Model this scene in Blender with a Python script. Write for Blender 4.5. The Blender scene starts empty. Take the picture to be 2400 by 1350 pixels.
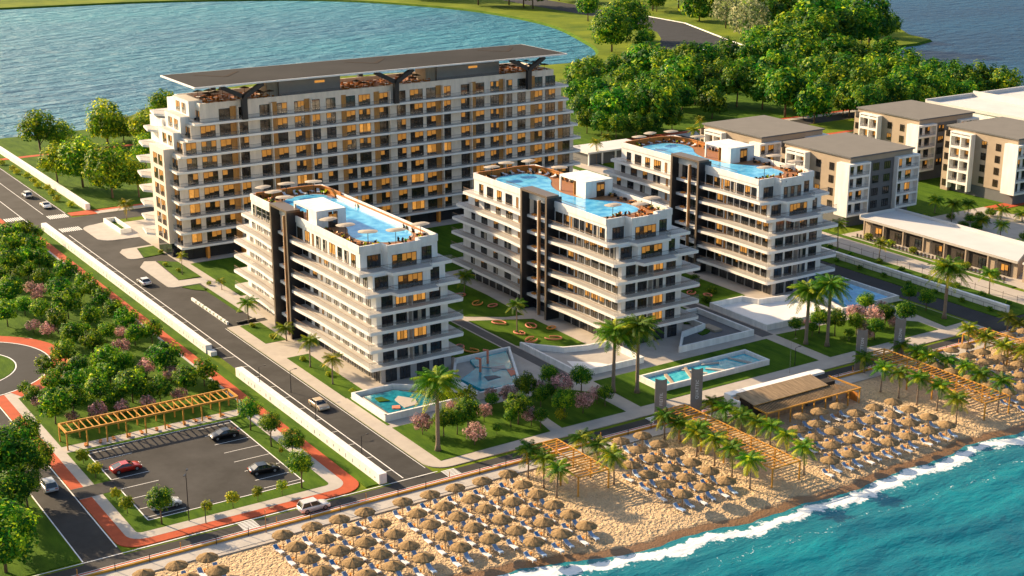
# Seaside resort with rooftop pools, built from code only.  Units are metres.
# +Y runs inland (away from the beach), +X runs along the beach to the right.
import bpy, bmesh, math, random
from mathutils import Vector, Matrix
from mathutils.geometry import tessellate_polygon
R_ = math.radians
random.seed(7)
sc = bpy.context.scene
COL = sc.collection

# ---------------------------------------------------------------- camera, sky, sun
CAMPOS = Vector((0, 0, 90)); HEAD = 32.9; PITCH = 17.05; FPX = 3408 / 2400
cam = bpy.data.cameras.new('camera'); camo = bpy.data.objects.new('camera', cam)
COL.objects.link(camo); sc.camera = camo
camo.location = CAMPOS
camo.rotation_euler = (R_(90 - PITCH), 0, R_(-HEAD))
cam.sensor_width = 36; cam.lens = 36 * FPX
cam.clip_start = 1; cam.clip_end = 8000

SUN_AZ, SUN_EL = -23.0, 23.0        # azimuth clockwise from +Y
world = bpy.data.worlds.new('World'); sc.world = world; world.use_nodes = True
wn = world.node_tree; bg = wn.nodes['Background']
sky = wn.nodes.new('ShaderNodeTexSky'); sky.sky_type = 'NISHITA'; sky.sun_disc = False
sky.sun_elevation = R_(SUN_EL); sky.sun_rotation = R_(SUN_AZ)
sky.air_density = 1.2; sky.dust_density = 3.0; sky.ozone_density = 1.6
wn.links.new(sky.outputs[0], bg.inputs[0]); bg.inputs[1].default_value = 0.085
sl = bpy.data.lights.new('sun', 'SUN'); sl.energy = 5.0; sl.angle = R_(0.6); sl.color = (1.0, 0.74, 0.44)
so = bpy.data.objects.new('sun', sl); COL.objects.link(so)
sd = Vector((math.sin(R_(SUN_AZ)) * math.cos(R_(SUN_EL)), math.cos(R_(SUN_AZ)) * math.cos(R_(SUN_EL)), math.sin(R_(SUN_EL))))
so.rotation_euler = sd.to_track_quat('Z', 'Y').to_euler(); so.location = (0, 0, 300)
sc.view_settings.view_transform = 'Standard'; sc.view_settings.look = 'None'
sc.view_settings.exposure = 1.22; sc.view_settings.gamma = 1

# ---------------------------------------------------------------- materials
M = {}
def mat(name, col, rough=0.7, spec=0.4, metal=0.0, noise=0.0, scale=4.0, bump=0.0, bscale=None, col2=None,
        stretch=None, emit=None, estr=0.0, alpha=1.0, coat=0.0, detail=5.0, bdist=0.05):
    m = bpy.data.materials.new(name); m.use_nodes = True; nt = m.node_tree
    b = nt.nodes['Principled BSDF']
    b.inputs['Base Color'].default_value = (*col, 1); b.inputs['Roughness'].default_value = rough
    b.inputs['Specular IOR Level'].default_value = spec; b.inputs['Metallic'].default_value = metal
    b.inputs['Alpha'].default_value = alpha; b.inputs['Coat Weight'].default_value = coat
    if noise or bump:
        tc = nt.nodes.new('ShaderNodeNewGeometry'); mp = nt.nodes.new('ShaderNodeMapping')
        nt.links.new(tc.outputs['Position'], mp.inputs[0])
        if stretch: mp.inputs['Scale'].default_value = stretch
    if noise:
        n = nt.nodes.new('ShaderNodeTexNoise'); n.inputs['Scale'].default_value = scale; n.inputs['Detail'].default_value = detail
        n.inputs['Roughness'].default_value = 0.65
        nt.links.new(mp.outputs[0], n.inputs[0])
        r = nt.nodes.new('ShaderNodeValToRGB')
        c2 = col2 if col2 else tuple(c * (1 - noise) for c in col)
        c1 = col if col2 else tuple(min(1, c * (1 + noise * .6)) for c in col)
        r.color_ramp.elements[0].position = .34; r.color_ramp.elements[1].position = .66
        r.color_ramp.elements[0].color = (*c2, 1); r.color_ramp.elements[1].color = (*c1, 1)
        nt.links.new(n.outputs[0], r.inputs[0]); nt.links.new(r.outputs[0], b.inputs['Base Color'])
    if bump:
        n2 = nt.nodes.new('ShaderNodeTexNoise'); n2.inputs['Scale'].default_value = bscale or scale * 3
        n2.inputs['Detail'].default_value = 4
        nt.links.new(mp.outputs[0], n2.inputs[0])
        bp = nt.nodes.new('ShaderNodeBump'); bp.inputs['Strength'].default_value = bump; bp.inputs['Distance'].default_value = bdist
        nt.links.new(n2.outputs[0], bp.inputs['Height']); nt.links.new(bp.outputs[0], b.inputs['Normal'])
    if emit:
        b.inputs['Emission Color'].default_value = (*emit, 1); b.inputs['Emission Strength'].default_value = estr
    M[name] = m
    return m
mat('white_plaster', (.78, .77, .75), .6, .3, noise=.13, scale=.8, stretch=(1, 1, .22), detail=8)
mat('hotel_plaster', (.76, .67, .57), .6, .3, noise=.13, scale=.8, stretch=(1, 1, .22), detail=8)
mat('slab_white', (.84, .82, .80), .45, .4, noise=.05, scale=.3)
mat('balcony_floor', (.46, .44, .42), .6, noise=.1, scale=.5)
mat('grey_wall', (.34, .33, .33), .7, noise=.08, scale=.4)
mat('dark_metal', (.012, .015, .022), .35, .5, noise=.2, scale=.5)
mat('fin_edge', (.13, .10, .075), .4, .5)
mat('bronze', (.42, .25, .13), .35, .5, metal=.4)
mat('timber_panel', (.46, .22, .055), .5, noise=.25, scale=1.5, stretch=(3, 3, .5))
mat('deck', (.33, .14, .05), .55, noise=.3, scale=2.0, stretch=(4, .4, 1))
mat('screen_wood', (.50, .19, .035), .5, noise=.3, scale=3)
mat('frame_dark', (.014, .013, .012), .4, .4)
mat('glass_dark', (.020, .019, .020), .06, .9, noise=.5, scale=.6, col2=(.05, .035, .02))
mat('glass_cool', (.022, .027, .035), .06, .9, noise=.4, scale=.5)
mat('painted_amber_glow', (.36, .18, .04), .4, .4, noise=.5, scale=.45, emit=(1.0, .40, .06), estr=.13)  # golden reflection on window glass, painted in as faintly emissive amber
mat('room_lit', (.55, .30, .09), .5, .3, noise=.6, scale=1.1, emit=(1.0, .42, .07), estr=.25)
mat('curtain', (.42, .38, .32), .8, noise=.3, scale=3, stretch=(4, 4, .1))
mat('balustrade', (.42, .40, .40), .12, .6, alpha=.15)
mat('rail', (.06, .05, .045), .4)
mat('rail_bronze', (.25, .15, .09), .4)
mat('asphalt', (.036, .035, .036), .85, .3, noise=.42, scale=.16, bump=.25, bscale=14, bdist=.02, detail=8)
mat('asphalt_dark', (.024, .026, .032), .85, .3, noise=.25, scale=.2, bump=.2, bscale=12, bdist=.02)
mat('paving', (.42, .375, .33), .8, .3, noise=.12, scale=.35, bump=.15, bscale=5, bdist=.02, detail=8)
mat('paving_light', (.42, .39, .36), .8, .3, noise=.1, scale=.5)
mat('dark_path', (.10, .095, .095), .8, .3, noise=.15, scale=.6)
mat('red_path', (.44, .085, .035), .85, .2, noise=.14, scale=.5, bump=.1, bscale=10)
mat('paint', (.78, .78, .78), .7)
mat('kerb_yellow', (.62, .30, .03), .6, noise=.2, scale=.7)
mat('grass', (.080, .150, .008), .95, .1, noise=.5, scale=.30, detail=9, col2=(.030, .080, .004), bump=.6, bscale=9, bdist=.12, stretch=(1.8, .5, 1))
mat('grass_far', (.17, .215, .012), .95, .1, noise=.5, scale=.05, col2=(.07, .12, .008), bump=.5, bscale=1.2, bdist=.3)
mat('turf', (.055, .115, .008), .95, .1, noise=.4, scale=1.2, col2=(.03, .075, .005), bump=.4, bscale=9, bdist=.08)
mat('bark', (.15, .10, .065), .9, noise=.3, scale=4)
mat('palm_bark', (.24, .18, .13), .9, noise=.35, scale=5, stretch=(1, 1, 4))
mat('thatch', (.27, .18, .09), .9, .1, noise=.4, scale=3.2, bump=.8, bscale=13, bdist=.06)
mat('pole_wood', (.22, .12, .055), .7)
mat('pergola_wood', (.56, .27, .04), .55, noise=.25, scale=1.2)
mat('lounger_white', (.74, .76, .80), .5)
mat('lounger_blue', (.27, .42, .68), .6, noise=.15, scale=2)
mat('towel_blue', (.10, .30, .66), .7)
mat('table_orange', (.70, .28, .05), .5)
mat('shade_sail', (.42, .36, .29), .7, noise=.1, scale=.6)
mat('tyre', (.012, .012, .013), .8)
mat('rim', (.42, .44, .47), .3, metal=.7)
mat('car_glass', (.015, .02, .028), .05, .9)
mat('tail_red', (.45, .02, .01), .3)
mat('headlight', (.8, .8, .8), .15)
for nm, c in dict(red=(.50, .025, .012), black=(.010, .010, .012), white=(.72, .72, .73), silver=(.48, .50, .55), beige=(.52, .40, .28), pearl=(.66, .64, .62)).items():
    mat('paint_' + nm, c, .28, .5, metal=.15, coat=.7)
mat('canopy_panel', (.030, .028, .027), .75, .12, noise=.3, scale=.05)
mat('canopy_brace', (.040, .030, .024), .8, .1)
mat('roof_tan', (.175, .165, .152), .9, .2, noise=.06, scale=.3)
mat('wall_tan', (.36, .285, .21), .8, noise=.08, scale=.3)
mat('wall_slate', (.115, .12, .13), .7, noise=.1, scale=.5)
mat('roof_white', (.58, .57, .56), .7, noise=.06, scale=.2)
mat('bar_roof', (.32, .22, .125), .9, noise=.35, scale=1.2, stretch=(2.4, .3, 1), bump=.5, bscale=5)
mat('bar_dark', (.035, .026, .02), .8, noise=.5, scale=1.2)
mat('banner_grey', (.24, .22, .21), .6, noise=.1, scale=1)
mat('lettering', (.8, .8, .8), .6)
mat('wet_sand', (.26, .15, .07), .45, .5, noise=.2, scale=.6)
mat('rock', (.20, .17, .15), .9, noise=.4, scale=2)
mat('flower_orange', (.65, .20, .03), .8)
mat('ring_coral', (.62, .20, .12), .7)
mat('wall_mark_grey', (.25, .26, .30), .8)

def leaf_mat(name, dark, mid, tip, transl=.45):
    m = bpy.data.materials.new(name); m.use_nodes = True; nt = m.node_tree
    b = nt.nodes['Principled BSDF']; out = nt.nodes['Material Output']
    at = nt.nodes.new('ShaderNodeAttribute'); at.attribute_name = 'tint'
    r = nt.nodes.new('ShaderNodeValToRGB')
    r.color_ramp.elements[0].color = (*dark, 1); r.color_ramp.elements[1].color = (*tip, 1)
    e = r.color_ramp.elements.new(.5); e.color = (*mid, 1)
    nt.links.new(at.outputs['Fac'], r.inputs[0])
    oi = nt.nodes.new('ShaderNodeObjectInfo'); hs = nt.nodes.new('ShaderNodeHueSaturation')      # each plant its own hue and value
    m1 = nt.nodes.new('ShaderNodeMapRange'); m1.inputs[3].default_value = .495; m1.inputs[4].default_value = .535
    m2 = nt.nodes.new('ShaderNodeMapRange'); m2.inputs[3].default_value = .72; m2.inputs[4].default_value = 1.35
    mm = nt.nodes.new('ShaderNodeMath'); mm.operation = 'FRACT'; mk = nt.nodes.new('ShaderNodeMath'); mk.operation = 'MULTIPLY'; mk.inputs[1].default_value = 7.31
    nt.links.new(oi.outputs['Random'], m1.inputs[0]); nt.links.new(oi.outputs['Random'], mk.inputs[0]); nt.links.new(mk.outputs[0], mm.inputs[0]); nt.links.new(mm.outputs[0], m2.inputs[0])
    nt.links.new(m1.outputs[0], hs.inputs['Hue']); nt.links.new(m2.outputs[0], hs.inputs['Value']); nt.links.new(r.outputs[0], hs.inputs['Color'])
    nt.links.new(hs.outputs[0], b.inputs['Base Color'])
    b.inputs['Roughness'].default_value = .6; b.inputs['Specular IOR Level'].default_value = .25
    t = nt.nodes.new('ShaderNodeBsdfTranslucent'); nt.links.new(hs.outputs[0], t.inputs[0])
    mx = nt.nodes.new('ShaderNodeMixShader'); mx.inputs[0].default_value = transl
    nt.links.new(b.outputs[0], mx.inputs[1]); nt.links.new(t.outputs[0], mx.inputs[2]); nt.links.new(mx.outputs[0], out.inputs[0])
    M[name] = m
leaf_mat('leaf', (.012, .062, .006), (.080, .215, .008), (.62, .64, .02), .52)
leaf_mat('leaf_wood', (.012, .060, .008), (.070, .200, .010), (.62, .62, .02), .52)
leaf_mat('leaf_lime', (.03, .09, .006), (.13, .24, .008), (.70, .62, .02), .55)
leaf_mat('leaf_gold', (.09, .16, .008), (.22, .28, .012), (.72, .55, .02), .5)
leaf_mat('leaf_pink', (.05, .07, .03), (.50, .24, .26), (.80, .48, .48))
leaf_mat('leaf_white', (.05, .09, .03), (.22, .26, .12), (.55, .50, .30))
leaf_mat('leaf_palm', (.025, .09, .006), (.12, .25, .010), (.75, .62, .015), .55)
leaf_mat('leaf_palm_gold', (.06, .12, .008), (.20, .25, .012), (.70, .48, .015), .55)

def water_mat(name, c1, c2, scale, bump, rough, bscale, stretch=(1, 1, 1), wash=None, dist=.4):
    m = bpy.data.materials.new(name); m.use_nodes = True; nt = m.node_tree
    b = nt.nodes['Principled BSDF']
    g = nt.nodes.new('ShaderNodeNewGeometry'); mp = nt.nodes.new('ShaderNodeMapping'); mp.inputs['Scale'].default_value = stretch
    nt.links.new(g.outputs['Position'], mp.inputs[0])
    n = nt.nodes.new('ShaderNodeTexNoise'); n.inputs['Scale'].default_value = scale; n.inputs['Detail'].default_value = 4
    nt.links.new(mp.outputs[0], n.inputs[0])
    r = nt.nodes.new('ShaderNodeValToRGB'); r.color_ramp.elements[0].position = .35; r.color_ramp.elements[1].position = .68
    r.color_ramp.elements[0].color = (*c1, 1); r.color_ramp.elements[1].color = (*c2, 1)
    nt.links.new(n.outputs[0], r.inputs[0])
    n2 = nt.nodes.new('ShaderNodeTexNoise'); n2.inputs['Scale'].default_value = bscale; n2.inputs['Detail'].default_value = 6
    n2.inputs['Roughness'].default_value = .6
    nt.links.new(mp.outputs[0], n2.inputs[0])
    bp = nt.nodes.new('ShaderNodeBump'); bp.inputs['Strength'].default_value = bump; bp.inputs['Distance'].default_value = dist
    nt.links.new(n2.outputs[0], bp.inputs['Height']); nt.links.new(bp.outputs[0], b.inputs['Normal'])
    b.inputs['Roughness'].default_value = rough; b.inputs['IOR'].default_value = 1.33
    nt.links.new(r.outputs[0], b.inputs['Base Color'])
    M[name] = m
    return m, nt, b, r, mp
water_mat('pool_water', (.03, .30, .62), (.16, .55, .80), .55, .35, .06, 2.5, dist=.06)
water_mat('pool_pale', (.16, .52, .75), (.45, .75, .86), 1.6, .6, .1, 3.0, dist=.06)
water_mat('trough_water', (.006, .13, .19), (.02, .26, .34), 1.0, .3, .08, 3.0, dist=.05)
water_mat('deep_trough', (.0, .20, .28), (.01, .36, .44), .5, .3, .25, 3.0, dist=.05)
water_mat('bright_trough', (.02, .34, .46), (.12, .55, .62), 1.0, .3, .08, 3.0, dist=.05)
water_mat('lake', (.002, .115, .22), (.003, .20, .29), .007, 1.0, .58, .15, (.42, 1, 1), dist=9)
M['lake'].node_tree.nodes['Principled BSDF'].inputs['Specular IOR Level'].default_value = 1.0
water_mat('east_water', (.003, .040, .11), (.004, .065, .15), .012, .9, .3, .2, (.45, 1, 1), dist=3)
M['east_water'].node_tree.nodes['Principled BSDF'].inputs['Specular IOR Level'].default_value = .3

# ---- sea: attribute 'off' is the distance out from the waterline in metres
m, nt, b, r, mp = water_mat('sea', (.000, .080, .135), (.000, .180, .230), .09, .9, .12, .75, (.45, 1.1, 1), dist=.35)
def lk(a, c): nt.links.new(a, c)
def math_(op, a, bb=None, clamp=False):
    n = nt.nodes.new('ShaderNodeMath'); n.operation = op; n.use_clamp = clamp
    for i, v in enumerate((a, bb)):
        if v is None: continue
        if isinstance(v, (int, float)): n.inputs[i].default_value = v
        else: lk(v, n.inputs[i])
    return n.outputs[0]
off = nt.nodes.new('ShaderNodeAttribute'); off.attribute_name = 'off'; offv = off.outputs['Fac']
posn = mp.inputs[0].links[0].from_socket
def nz(scale, det=5, rough=.6, st=None):
    n = nt.nodes.new('ShaderNodeTexNoise'); n.inputs['Scale'].default_value = scale; n.inputs['Detail'].default_value = det
    n.inputs['Roughness'].default_value = rough
    if st:
        q = nt.nodes.new('ShaderNodeMapping'); q.inputs['Scale'].default_value = st; lk(posn, q.inputs[0]); lk(q.outputs[0], n.inputs[0])
    else: lk(posn, n.inputs[0])
    return n.outputs[0]
shal = math_('SUBTRACT', 1.0, math_('DIVIDE', offv, 9.0), True)
mixs = nt.nodes.new('ShaderNodeMix'); mixs.data_type = 'RGBA'; mixs.inputs[7].default_value = (.02, .21, .25, 1)
lk(math_('MULTIPLY', shal, .75), mixs.inputs[0]); lk(r.outputs[0], mixs.inputs[6])
na = nz(.55, 6, .62); nb = nz(1.9, 8, .72); nc = nz(.16, 3)
wob = math_('ADD', math_('ADD', offv, math_('MULTIPLY', math_('SUBTRACT', na, .5), 4.2)), math_('MULTIPLY', math_('SUBTRACT', nz(.09, 2), .5), 5.0))
def band(cen, wid, st, seed=None, thr=.5, soft=.1):
    # foam line around distance cen, broken up by noise
    d = math_('ABSOLUTE', math_('SUBTRACT', wob if seed is None else math_('ADD', wob, math_('MULTIPLY', math_('SUBTRACT', nc, .5), seed)), cen))
    e = math_('SUBTRACT', 1.0, math_('DIVIDE', d, wid), True)
    v = math_('MULTIPLY', e, st)
    v = math_('SUBTRACT', math_('ADD', v, nb), thr + .5)
    return math_('DIVIDE', v, soft, True)
f1 = band(.6, 2.3, 1.0, None, .40, .16)
f2 = band(6.5, .8, .50, 9.0, .50, .12)
f3 = band(12.0, .7, .42, 13.0, .52, .12)
f4 = band(2.6, 3.0, .42, None, .47, .12)
foam = math_('MAXIMUM', math_('MAXIMUM', f1, f2), math_('MAXIMUM', f3, f4))
mixf = nt.nodes.new('ShaderNodeMix'); mixf.data_type = 'RGBA'; mixf.inputs[7].default_value = (.72, .76, .78, 1)
lk(foam, mixf.inputs[0]); lk(mixs.outputs[2], mixf.inputs[6]); lk(mixf.outputs[2], b.inputs['Base Color'])
lk(math_('ADD', math_('MULTIPLY', foam, .55), .16), b.inputs['Roughness'])

# ---- sand with trodden hollows, darker and smoother where the sea has wetted it
m = bpy.data.materials.new('sand'); m.use_nodes = True; M['sand'] = m; nt = m.node_tree; b = nt.nodes['Principled BSDF']
g = nt.nodes.new('ShaderNodeNewGeometry'); posn = g.outputs['Position']
off = nt.nodes.new('ShaderNodeAttribute'); off.attribute_name = 'off'
wet = math_('DIVIDE', math_('ADD', math_('ADD', off.outputs['Fac'], 3.7), math_('MULTIPLY', math_('SUBTRACT', nz(.5), .5), 2.4)), .8, True)
dry = nt.nodes.new('ShaderNodeValToRGB'); dry.color_ramp.elements[0].color = (.42, .29, .16, 1); dry.color_ramp.elements[1].color = (.56, .41, .25, 1)
dry.color_ramp.elements[0].position = .3; dry.color_ramp.elements[1].position = .7
lk(nz(.9, 8, .7), dry.inputs[0])
mx = nt.nodes.new('ShaderNodeMix'); mx.data_type = 'RGBA'; mx.inputs[7].default_value = (.21, .115, .05, 1)
lk(wet, mx.inputs[0]); lk(dry.outputs[0], mx.inputs[6]); lk(mx.outputs[2], b.inputs['Base Color'])
vo = nt.nodes.new('ShaderNodeTexVoronoi'); vo.inputs['Scale'].default_value = 1.9; vo.inputs['Randomness'].default_value = 1
wv = nt.nodes.new('ShaderNodeVectorMath'); wv.operation = 'ADD'
nn = nt.nodes.new('ShaderNodeTexNoise'); nn.inputs['Scale'].default_value = 1.3; lk(posn, nn.inputs[0])
lk(posn, wv.inputs[0]); lk(nn.outputs['Color'], wv.inputs[1]); lk(wv.outputs[0], vo.inputs[0])
hh = math_('MULTIPLY', math_('POWER', vo.outputs['Distance'], .8), math_('SUBTRACT', 1.0, math_('MULTIPLY', wet, .85)))
hh = math_('ADD', hh, math_('MULTIPLY', nz(3.5, 5), .5))
bp = nt.nodes.new('ShaderNodeBump'); bp.inputs['Strength'].default_value = .8; bp.inputs['Distance'].default_value = .34
lk(hh, bp.inputs['Height']); lk(bp.outputs[0], b.inputs['Normal'])
lk(math_('SUBTRACT', .9, math_('MULTIPLY', wet, .45)), b.inputs['Roughness'])

# ---------------------------------------------------------------- mesh builder
class MB:
    def __init__(s): s.v = []; s.f = []; s.mi = []; s.mats = []; s.t = []
    def m(s, name):
        if name not in s.mats: s.mats.append(name)
        return s.mats.index(name)
    def quad(s, pts, mt, tint=0.):
        n = len(s.v); s.v += [tuple(p) for p in pts]; s.f.append(tuple(range(n, n + len(pts)))); s.mi.append(s.m(mt)); s.t.append(tint)
    def box(s, x0, x1, y0, y1, z0, z1, mt, top=None):
        if x1 < x0: x0, x1 = x1, x0
        if y1 < y0: y0, y1 = y1, y0
        n = len(s.v); s.v += [(x, y, z) for z in (z0, z1) for x, y in ((x0, y0), (x1, y0), (x1, y1), (x0, y1))]
        k = s.m(mt); kt = s.m(top) if top else k
        for q, mm in (((0, 3, 2, 1), k), ((4, 5, 6, 7), kt), ((0, 1, 5, 4), k), ((1, 2, 6, 5), k), ((2, 3, 7, 6), k), ((3, 0, 4, 7), k)):
            s.f.append(tuple(n + i for i in q)); s.mi.append(mm); s.t.append(0.)
    def prism(s, poly, z0, z1, mt, top=None, bottom=True):
        a = sum(poly[i][0] * poly[(i + 1) % len(poly)][1] - poly[(i + 1) % len(poly)][0] * poly[i][1] for i in range(len(poly)))
        if a < 0: poly = poly[::-1]
        n = len(s.v); L = len(poly)
        s.v += [(p[0], p[1], z0) for p in poly] + [(p[0], p[1], z1) for p in poly]
        k = s.m(mt); kt = s.m(top) if top else k
        for i in range(L):
            j = (i + 1) % L; s.f.append((n + i, n + j, n + L + j, n + L + i)); s.mi.append(k); s.t.append(0.)
        tri = tessellate_polygon([[Vector((p[0], p[1], 0)) for p in poly]])
        for t in tri:
            a_, b_, c_ = (poly[i] for i in t)
            if (b_[0] - a_[0]) * (c_[1] - a_[1]) - (b_[1] - a_[1]) * (c_[0] - a_[0]) < 0: t = t[::-1]
            s.f.append(tuple(n + L + i for i in t)); s.mi.append(kt); s.t.append(0.)
            if bottom: s.f.append(tuple(n + i for i in t[::-1])); s.mi.append(k); s.t.append(0.)
    def tube(s, pts, rad, mt, n=8, cap=True, tint=0.):
        pts = [Vector(p) for p in pts]; rs = rad if isinstance(rad, (list, tuple)) else [rad] * len(pts)
        base = len(s.v); k = s.m(mt)
        for i, p in enumerate(pts):
            d = (pts[min(i + 1, len(pts) - 1)] - pts[max(i - 1, 0)]).normalized()
            u = d.orthogonal().normalized() if abs(d.z) < .95 else Vector((1, 0, 0)).cross(d).normalized().cross(d)
            if abs(d.z) < .95: u = Vector((0, 0, 1)).cross(d).normalized()
            w = d.cross(u)
            for j in range(n):
                a = 2 * math.pi * j / n
                s.v.append(tuple(p + (u * math.cos(a) + w * math.sin(a)) * rs[i]))
        for i in range(len(pts) - 1):
            for j in range(n):
                a, c = base + i * n + j, base + i * n + (j + 1) % n
                s.f.append((a, c, c + n, a + n)); s.mi.append(k); s.t.append(tint)
        if cap:
            s.f.append(tuple(base + j for j in range(n))[::-1]); s.mi.append(k); s.t.append(tint)
            s.f.append(tuple(base + (len(pts) - 1) * n + j for j in range(n))); s.mi.append(k); s.t.append(tint)
    def beam(s, a, b, w, h, mt):
        a = Vector(a); b = Vector(b); d = (b - a).normalized()
        u = Vector((0, 0, 1)).cross(d)
        u = Vector((1, 0, 0)) if u.length < .01 else u.normalized()
        v = d.cross(u)
        n = len(s.v)
        for p in (a, b):
            for i, j in ((-1, -1), (1, -1), (1, 1), (-1, 1)): s.v.append(tuple(p + u * (i * w / 2) + v * (j * h / 2)))
        k = s.m(mt)
        for q in ((3, 2, 1, 0), (4, 5, 6, 7), (0, 1, 5, 4), (1, 2, 6, 5), (2, 3, 7, 6), (3, 0, 4, 7)):
            s.f.append(tuple(n + i for i in q)); s.mi.append(k); s.t.append(0.)
    def disc(s, c, r, mt, n=24, r2=None):
        r2 = r2 or r
        s.quad([(c[0] + r * math.cos(2 * math.pi * i / n), c[1] + r2 * math.sin(2 * math.pi * i / n), c[2]) for i in range(n)], mt)
    def mesh(s, name, smooth=False, tint=False):
        me = bpy.data.meshes.new(name); me.from_pydata(s.v, [], s.f)
        for mn in s.mats: me.materials.append(M[mn])
        me.polygons.foreach_set('material_index', s.mi)
        if smooth: me.polygons.foreach_set('use_smooth', [True] * len(s.f))
        if tint:
            at = me.attributes.new('tint', 'FLOAT', 'FACE'); at.data.foreach_set('value', s.t)
        me.update(); return me
    def build(s, name, parent=None, smooth=False, tint=False, loc=None):
        o = bpy.data.objects.new(name, s.mesh(name, smooth, tint)); COL.objects.link(o)
        if parent: o.parent = parent
        if loc: o.location = loc
        return o
def tag(o, label=None, cat=None, group=None, kind=None):
    if label: o['label'] = label
    if cat: o['category'] = cat
    if group: o['group'] = group
    if kind: o['kind'] = kind
    return o
def thing(name, label, cat, loc=(0, 0, 0), rz=0, group=None):
    o = bpy.data.objects.new(name, None); COL.objects.link(o); o.empty_display_size = .3
    o.location = loc; o.rotation_euler = (0, 0, rz)
    return tag(o, label, cat, group)
def child(name, me, parent, loc=None, rz=None):
    o = bpy.data.objects.new(name, me); COL.objects.link(o); o.parent = parent
    if loc: o.location = loc
    if rz: o.rotation_euler = (0, 0, rz)
    return o
def copy_tree(o, parent=None, keep=None):
    c = o.copy(); COL.objects.link(c)
    if parent: c.parent = parent
    for ch in KIDS.setdefault(o.name, [x for x in bpy.data.objects if x.parent == o]): copy_tree(ch, c)
    return c
KIDS = {}
def struct(name, mb, smooth=False, label=None): return tag(mb.build(name, smooth=smooth), label, None, None, 'structure')
ORD = ['', 'first', 'second', 'third', 'fourth', 'fifth', 'sixth', 'seventh', 'eighth', 'ninth', 'tenth', 'eleventh', 'twelfth', 'thirteenth',
       'fourteenth', 'fifteenth', 'sixteenth', 'seventeenth', 'eighteenth', 'nineteenth'] + [a + b for a in ('twent', 'thirt', 'fort', 'fift') for b in ('ieth', 'y-first', 'y-second', 'y-third', 'y-fourth', 'y-fifth', 'y-sixth', 'y-seventh', 'y-eighth', 'y-ninth')]
RINV = camo.rotation_euler.to_matrix().transposed()
def picpos(p):      # where a point falls in the picture, for wording labels only
    q = RINV @ (Vector(p) - CAMPOS); return (1200 + 3408 * q.x / -q.z, 675 - 3408 * q.y / -q.z)
def word_rows(objs, what, where, rowh, cap=16):
    """give every object of a group its own label: its row and its place in that row, as the photo shows them"""
    it = sorted(((picpos(o.location), o) for o in objs), key=lambda t: t[0][1])
    rows = []; cur = []
    for p, o in it:
        if cur and p[1] - cur[0][0][1] > rowh: rows.append(cur); cur = []
        cur.append((p, o))
    if cur: rows.append(cur)
    for i, r in enumerate(rows):
        r.sort(key=lambda t: t[0][0])
        for j, (p, o) in enumerate(r):
            rt = 'back' if i == 0 else (ORD[i + 1] if i + 1 < len(ORD) else 'front')
            w = what(o) if callable(what) else what
            if len(r) == 1: o['label'] = '%s, alone in %s row %s' % (w, rt, where)
            else: o['label'] = '%s, %s from left in %s row %s' % (w, ORD[j + 1], rt, where)
# ---------------------------------------------------------------- land, water, beach
def arc(cx, cy, r, a0, a1, n=8, r2=None):
    return [(cx + r * math.cos(R_(a0 + (a1 - a0) * i / n)), cy + (r2 or r) * math.sin(R_(a0 + (a1 - a0) * i / n))) for i in range(n + 1)]
def rnd(x0, x1, y0, y1, r=1.0, n=5):
    if not isinstance(r, (tuple, list)): r = (r,) * 4      # sw, se, ne, nw
    p = []
    for (cx, cy, a, q) in ((x0, y0, 180, r[0]), (x1, y0, 270, r[1]), (x1, y1, 0, r[2]), (x0, y1, 90, r[3])):
        sx = 1 if cx == x0 else -1; sy = 1 if cy == y0 else -1
        p += arc(cx + sx * q, cy + sy * q, q, a, a + 90, n) if q > .05 else [(cx, cy)]
    return p
LAKE = [(-400, 900), (-400, 425), (60, 450), (109, 465), (126, 462), (146, 475), (164, 492), (186, 522), (240, 532), (300, 520), (357, 505), (376, 516), (386, 525),
        (397, 542), (407, 566), (421, 600), (430, 631), (433, 671), (431, 712), (415, 756), (401, 784), (374, 814), (329, 837), (282, 853),
        (245, 856), (209, 860), (120, 868), (-60, 880)]
def smooth_poly(p, it=2):
    for _ in range(it):
        q = []
        for i in range(len(p)):
            a, b = p[i], p[(i + 1) % len(p)]
            q += [(a[0] * .75 + b[0] * .25, a[1] * .75 + b[1] * .25), (a[0] * .25 + b[0] * .75, a[1] * .25 + b[1] * .75)]
        p = q
    return p
COAST = [(460, 340), (462, 372), (470, 405), (478, 432), (486, 455), (490, 468), (491, 476), (505, 473), (516, 471), (531, 472), (547, 478), (553, 497), (568, 517), (600, 566),
         (631, 616), (641, 629), (662, 693), (700, 800), (760, 1000), (800, 1300)]
LAKE_S = smooth_poly(LAKE)
outer = [(-500, 166.2), (445, 166.2), (460, 250)] + smooth_poly(COAST, 0) + [(800, 2600), (-700, 2600)]
# land as one sheet with the lake left open
mb = MB()
tris = tessellate_polygon([[Vector((x, y, 0)) for x, y in outer], [Vector((x, y, 0)) for x, y in LAKE_S[::-1]]])
allp = outer + LAKE_S[::-1]
mb.v = [(x, y, -.03) for x, y in allp]; mb.m('grass_far')
for t in tris:
    a_, b_, c_ = (allp[i] for i in t)
    cr = (b_[0] - a_[0]) * (c_[1] - a_[1]) - (b_[1] - a_[1]) * (c_[0] - a_[0])
    if abs(cr) < 1e-6: continue
    mb.f.append(tuple(t if cr > 0 else t[::-1])); mb.mi.append(0); mb.t.append(0)
struct('land', mb)
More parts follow.
